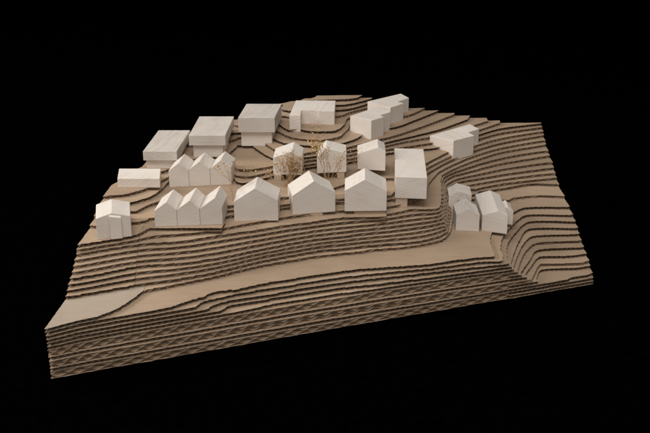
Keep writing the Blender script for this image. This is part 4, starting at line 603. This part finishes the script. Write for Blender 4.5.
sprig((157.7, 214.6, 78.0), [((3.5, -0.2, 11.1), [((7.2, 3.5, 18.2), 0.92, 0), ((-6.2, 3.5, 24.0), 0.92, 0), ((5.9, 4.8, 23.6), 0.61, 0), ((3.2, -0.5, 23.1), 0.51, 0), ((2.6, -0.2, 18.8), 0.57, 1), ((14.4, -0.8, 22.4), 0.56, 0), ((6.7, -0.2, 30.8), 0.94, 1)]), ((9.7, 0.2, 12.8), [((10.0, -1.0, 21.1), 0.59, 2), ((10.0, 2.3, 26.9), 0.57, 0), ((15.7, -0.3, 22.5), 0.5, 0), ((13.7, 0.4, 28.1), 0.64, 1), ((9.9, 1.5, 19.7), 0.53, 1), ((12.2, 4.7, 16.8), 0.66, 0), ((14.6, 2.9, 13.7), 0.59, 2)]), ((9.4, -0.5, 14.7), [((12.6, 0.2, 27.7), 0.74, 1), ((11.7, -0.8, 17.0), 0.52, 1), ((3.2, 5.0, 26.4), 0.77, 1), ((8.8, 4.5, 27.1), 0.58, 0), ((15.4, 4.4, 12.3), 0.57, 0), ((6.9, 4.6, 28.8), 0.77, 1), ((10.5, 4.0, 25.1), 0.53, 1)]), ((1.1, 0.4, 10.0), [((6.1, 4.4, 13.3), 0.78, 1), ((7.0, 0.1, 26.0), 0.57, 1), ((6.1, 4.8, 12.5), 0.7, 0), ((0.8, 1.9, 28.4), 0.68, 0), ((-3.9, 4.0, 25.7), 0.94, 2), ((1.5, 2.5, 28.6), 0.85, 1), ((3.2, 1.4, 19.8), 0.8, 1)]), ((5.0, -0.1, 15.0), [((-1.4, 1.4, 24.2), 0.85, 0), ((3.3, 0.5, 21.1), 0.76, 0), ((6.4, -1.1, 25.8), 0.87, 0), ((12.7, 4.6, 16.7), 0.66, 0), ((5.4, 4.4, 26.3), 0.88, 2), ((-2.8, 5.9, 11.9), 0.93, 0), ((3.2, 3.5, 16.0), 0.92, 0)]), ((4.7, 0.1, 11.2), [((5.1, 4.0, 18.2), 0.58, 1), ((3.7, -0.9, 22.2), 0.85, 0), ((1.6, 3.4, 18.5), 0.51, 0), ((-0.2, 1.5, 30.1), 0.81, 0), ((3.1, -0.6, 34.4), 0.56, 0), ((6.7, -0.4, 31.6), 0.59, 0), ((1.5, 2.2, 21.3), 0.77, 0)]), ((8.7, -0.2, 17.5), [((11.7, 1.7, 26.2), 0.63, 0), ((9.1, 2.8, 22.7), 0.65, 0), ((9.3, 1.2, 14.2), 0.87, 0), ((13.4, -1.0, 27.8), 0.56, 0), ((4.7, 1.9, 22.5), 0.93, 2), ((5.3, -0.1, 35.5), 0.55, 0), ((14.8, -0.1, 16.2), 0.67, 0)]), ((-3.6, -0.3, 14.8), [((0.2, 0.9, 13.8), 0.67, 2), ((-7.4, -1.4, 14.2), 0.72, 0), ((-6.7, 3.2, 27.3), 0.94, 0), ((-0.0, 5.6, 19.9), 0.7, 0), ((-12.9, 1.1, 23.2), 0.62, 2), ((-1.4, 3.8, 12.5), 0.63, 0), ((-11.5, 5.5, 20.2), 0.83, 0)]), ((6.1, -0.5, 15.0), [((8.8, -0.9, 24.1), 0.65, 0), ((2.3, 4.4, 26.1), 0.84, 0), ((6.4, 4.7, 33.2), 0.61, 0), ((15.6, 3.1, 22.8), 0.51, 1), ((2.9, -0.7, 23.1), 0.82, 0), ((-2.4, 1.3, 26.5), 0.68, 1), ((8.4, 4.9, 27.5), 0.87, 0)]), ((7.4, 0.4, 11.3), [((5.5, 4.4, 16.9), 0.91, 0), ((10.9, -0.4, 25.2), 0.75, 0), ((7.6, 4.8, 21.1), 0.87, 0), ((11.6, 1.0, 30.2), 0.87, 2), ((16.1, 3.7, 13.0), 0.95, 0), ((11.1, -0.9, 21.7), 0.93, 0), ((6.3, 5.8, 30.7), 0.63, 1)]), ((3.3, 0.1, 13.8), [((7.4, 3.8, 33.3), 0.55, 0), ((9.7, -0.3, 19.4), 0.9, 0), ((6.1, 2.9, 25.1), 0.64, 0), ((-6.7, 2.6, 26.2), 0.53, 0), ((4.7, 2.7, 31.2), 0.78, 0), ((9.0, 0.9, 21.7), 0.62, 0), ((0.9, 3.8, 28.6), 0.84, 0)]), ((-5.3, -0.2, 15.3), [((-1.3, 0.4, 19.7), 0.79, 0), ((-8.3, -0.7, 22.5), 0.61, 1), ((0.2, 3.5, 18.4), 0.52, 0), ((0.2, -1.1, 30.9), 0.55, 2), ((-8.7, -0.2, 17.3), 0.56, 0), ((-8.4, -1.4, 28.4), 0.78, 0), ((-4.3, 3.1, 25.8), 0.56, 2)]), ((6.8, 0.1, 13.7), [((11.7, 2.3, 21.9), 0.76, 1), ((4.5, -1.7, 33.9), 0.51, 0), ((10.8, 1.5, 18.4), 0.5, 0), ((13.4, 0.7, 26.0), 0.71, 0), ((4.8, -1.3, 32.4), 0.57, 0), ((1.9, -2.0, 32.7), 0.61, 0), ((7.4, 6.0, 23.0), 0.51, 1)]), ((9.3, -0.4, 11.7), [((14.8, 0.4, 20.8), 0.71, 1), ((9.7, 0.2, 20.8), 0.83, 0), ((8.2, 2.8, 30.2), 0.51, 0), ((15.7, -1.4, 14.8), 0.66, 0), ((13.6, 1.8, 24.8), 0.63, 2), ((13.3, 0.9, 20.6), 0.92, 0), ((14.1, 4.7, 24.7), 0.94, 0)]), ((-12.6, -0.5, 6.7), [((-19.1, 0.7, 10.0), 0.8, 0), ((-16.4, 2.0, 15.4), 0.7, 2), ((-14.9, 5.8, 18.0), 0.6, 1), ((-18.1, 2.1, 19.1), 0.5, 2), ((-14.1, 1.8, 12.6), 0.7, 0), ((-22.0, 3.4, 16.8), 0.5, 0)])],
      'bushy brown dried plant thick with seed heads in front of the small house', 13, [SEED, OCHRE, YELLOW], 4)
sprig((196.0, 216.6, 78.0), [((-6.2, -0.4, 23.1), [((-6.1, 4.0, 40.0), 0.67, 1), ((-9.6, 3.5, 33.9), 1.04, 0), ((-8.8, 6.4, 33.0), 0.68, 0), ((-14.2, -0.3, 38.4), 0.92, 0), ((-5.2, -0.4, 40.9), 1.0, 0)]), ((-7.8, 0.2, 25.7), [((-12.7, 3.6, 33.6), 0.76, 2), ((-13.5, 0.0, 35.0), 1.08, 0), ((-12.2, 3.8, 38.3), 1.16, 0), ((-12.9, 1.0, 45.4), 0.95, 2), ((-16.7, 4.8, 39.4), 1.07, 0)]), ((-4.0, -0.4, 25.9), [((-9.3, -0.8, 42.6), 0.9, 0), ((-16.4, 6.0, 37.5), 0.73, 2), ((-2.9, 0.6, 36.3), 0.82, 0), ((-4.9, -0.4, 39.9), 0.91, 0), ((-5.5, 5.0, 36.7), 0.8, 2)]), ((-1.3, 0.1, 25.8), [((-12.5, -1.5, 38.1), 0.68, 0), ((-1.6, 2.5, 34.9), 0.69, 1), ((-11.0, 3.6, 40.4), 1.07, 0), ((0.6, -1.4, 37.6), 0.97, 2), ((-7.0, 3.5, 43.2), 1.03, 0)]), ((-5.1, -0.4, 26.9), [((-10.8, 0.4, 42.7), 1.1, 2), ((-15.4, -2.2, 40.0), 0.83, 1), ((-8.5, -1.0, 38.4), 0.81, 0), ((-7.9, 6.8, 37.5), 1.06, 0), ((-8.8, 1.0, 44.2), 0.85, 1)]), ((8.0, 0.5, 12.5), [((11.9, 1.4, 19.8), 0.99, 0), ((9.8, 3.1, 31.3), 0.85, 0), ((11.1, 5.7, 24.3), 1.1, 0), ((11.0, 3.9, 24.1), 0.73, 2), ((16.7, -1.9, 23.5), 0.72, 1)]), ((6.9, 0.1, 18.4), [((7.3, 3.3, 24.8), 0.74, 0), ((10.9, -1.2, 23.6), 1.16, 2), ((14.7, -2.1, 34.5), 1.1, 2), ((8.8, 5.7, 22.5), 0.76, 0), ((14.4, 2.1, 27.1), 1.13, 2)]), ((2.0, -0.3, 16.5), [((2.7, 1.5, 27.4), 0.76, 0), ((0.4, -0.8, 23.3), 1.08, 1), ((5.7, 5.0, 28.2), 0.79, 0), ((-1.0, 2.0, 32.4), 1.11, 2), ((-0.6, -2.0, 29.8), 0.7, 2)])],
      'loose dried plant with ochre heads spread over the ridge of the middle small house', 14, [YELLOW, OCHRE, SEED], 2)
sprig((218.1, 242.6, 78.0), [((0.8, 0.5, 12.7), [((-6.7, -2.9, 27.8), 0.7, 0), ((-2.6, 1.4, 25.5), 0.6, 1), ((4.2, -2.1, 27.2), 0.8, 0), ((5.7, 2.9, 28.3), 0.7, 1), ((7.6, -2.9, 27.0), 0.6, 0)])],
      'small dried twig with a few buds beside the house behind the plinth', 15, [OCHRE, YELLOW], 1)
sprig((178.0, 270.1, 87.0), [((1.0, -0.1, 13.1), [((1.1, -0.1, 26.0), 0.9, 0), ((6.4, -0.5, 29.7), 0.8, 1), ((14.4, -0.3, 28.6), 0.8, 1), ((0.1, -0.5, 19.7), 1.1, 0), ((5.8, 0.9, 21.8), 1.0, 0), ((-3.6, -1.4, 18.4), 0.9, 1), ((10.6, 0.8, 23.9), 0.6, 0)])],
      'tall dried plant with orange and yellow buds below the U-shaped block', 16, [OCHRE, YELLOW], 2)
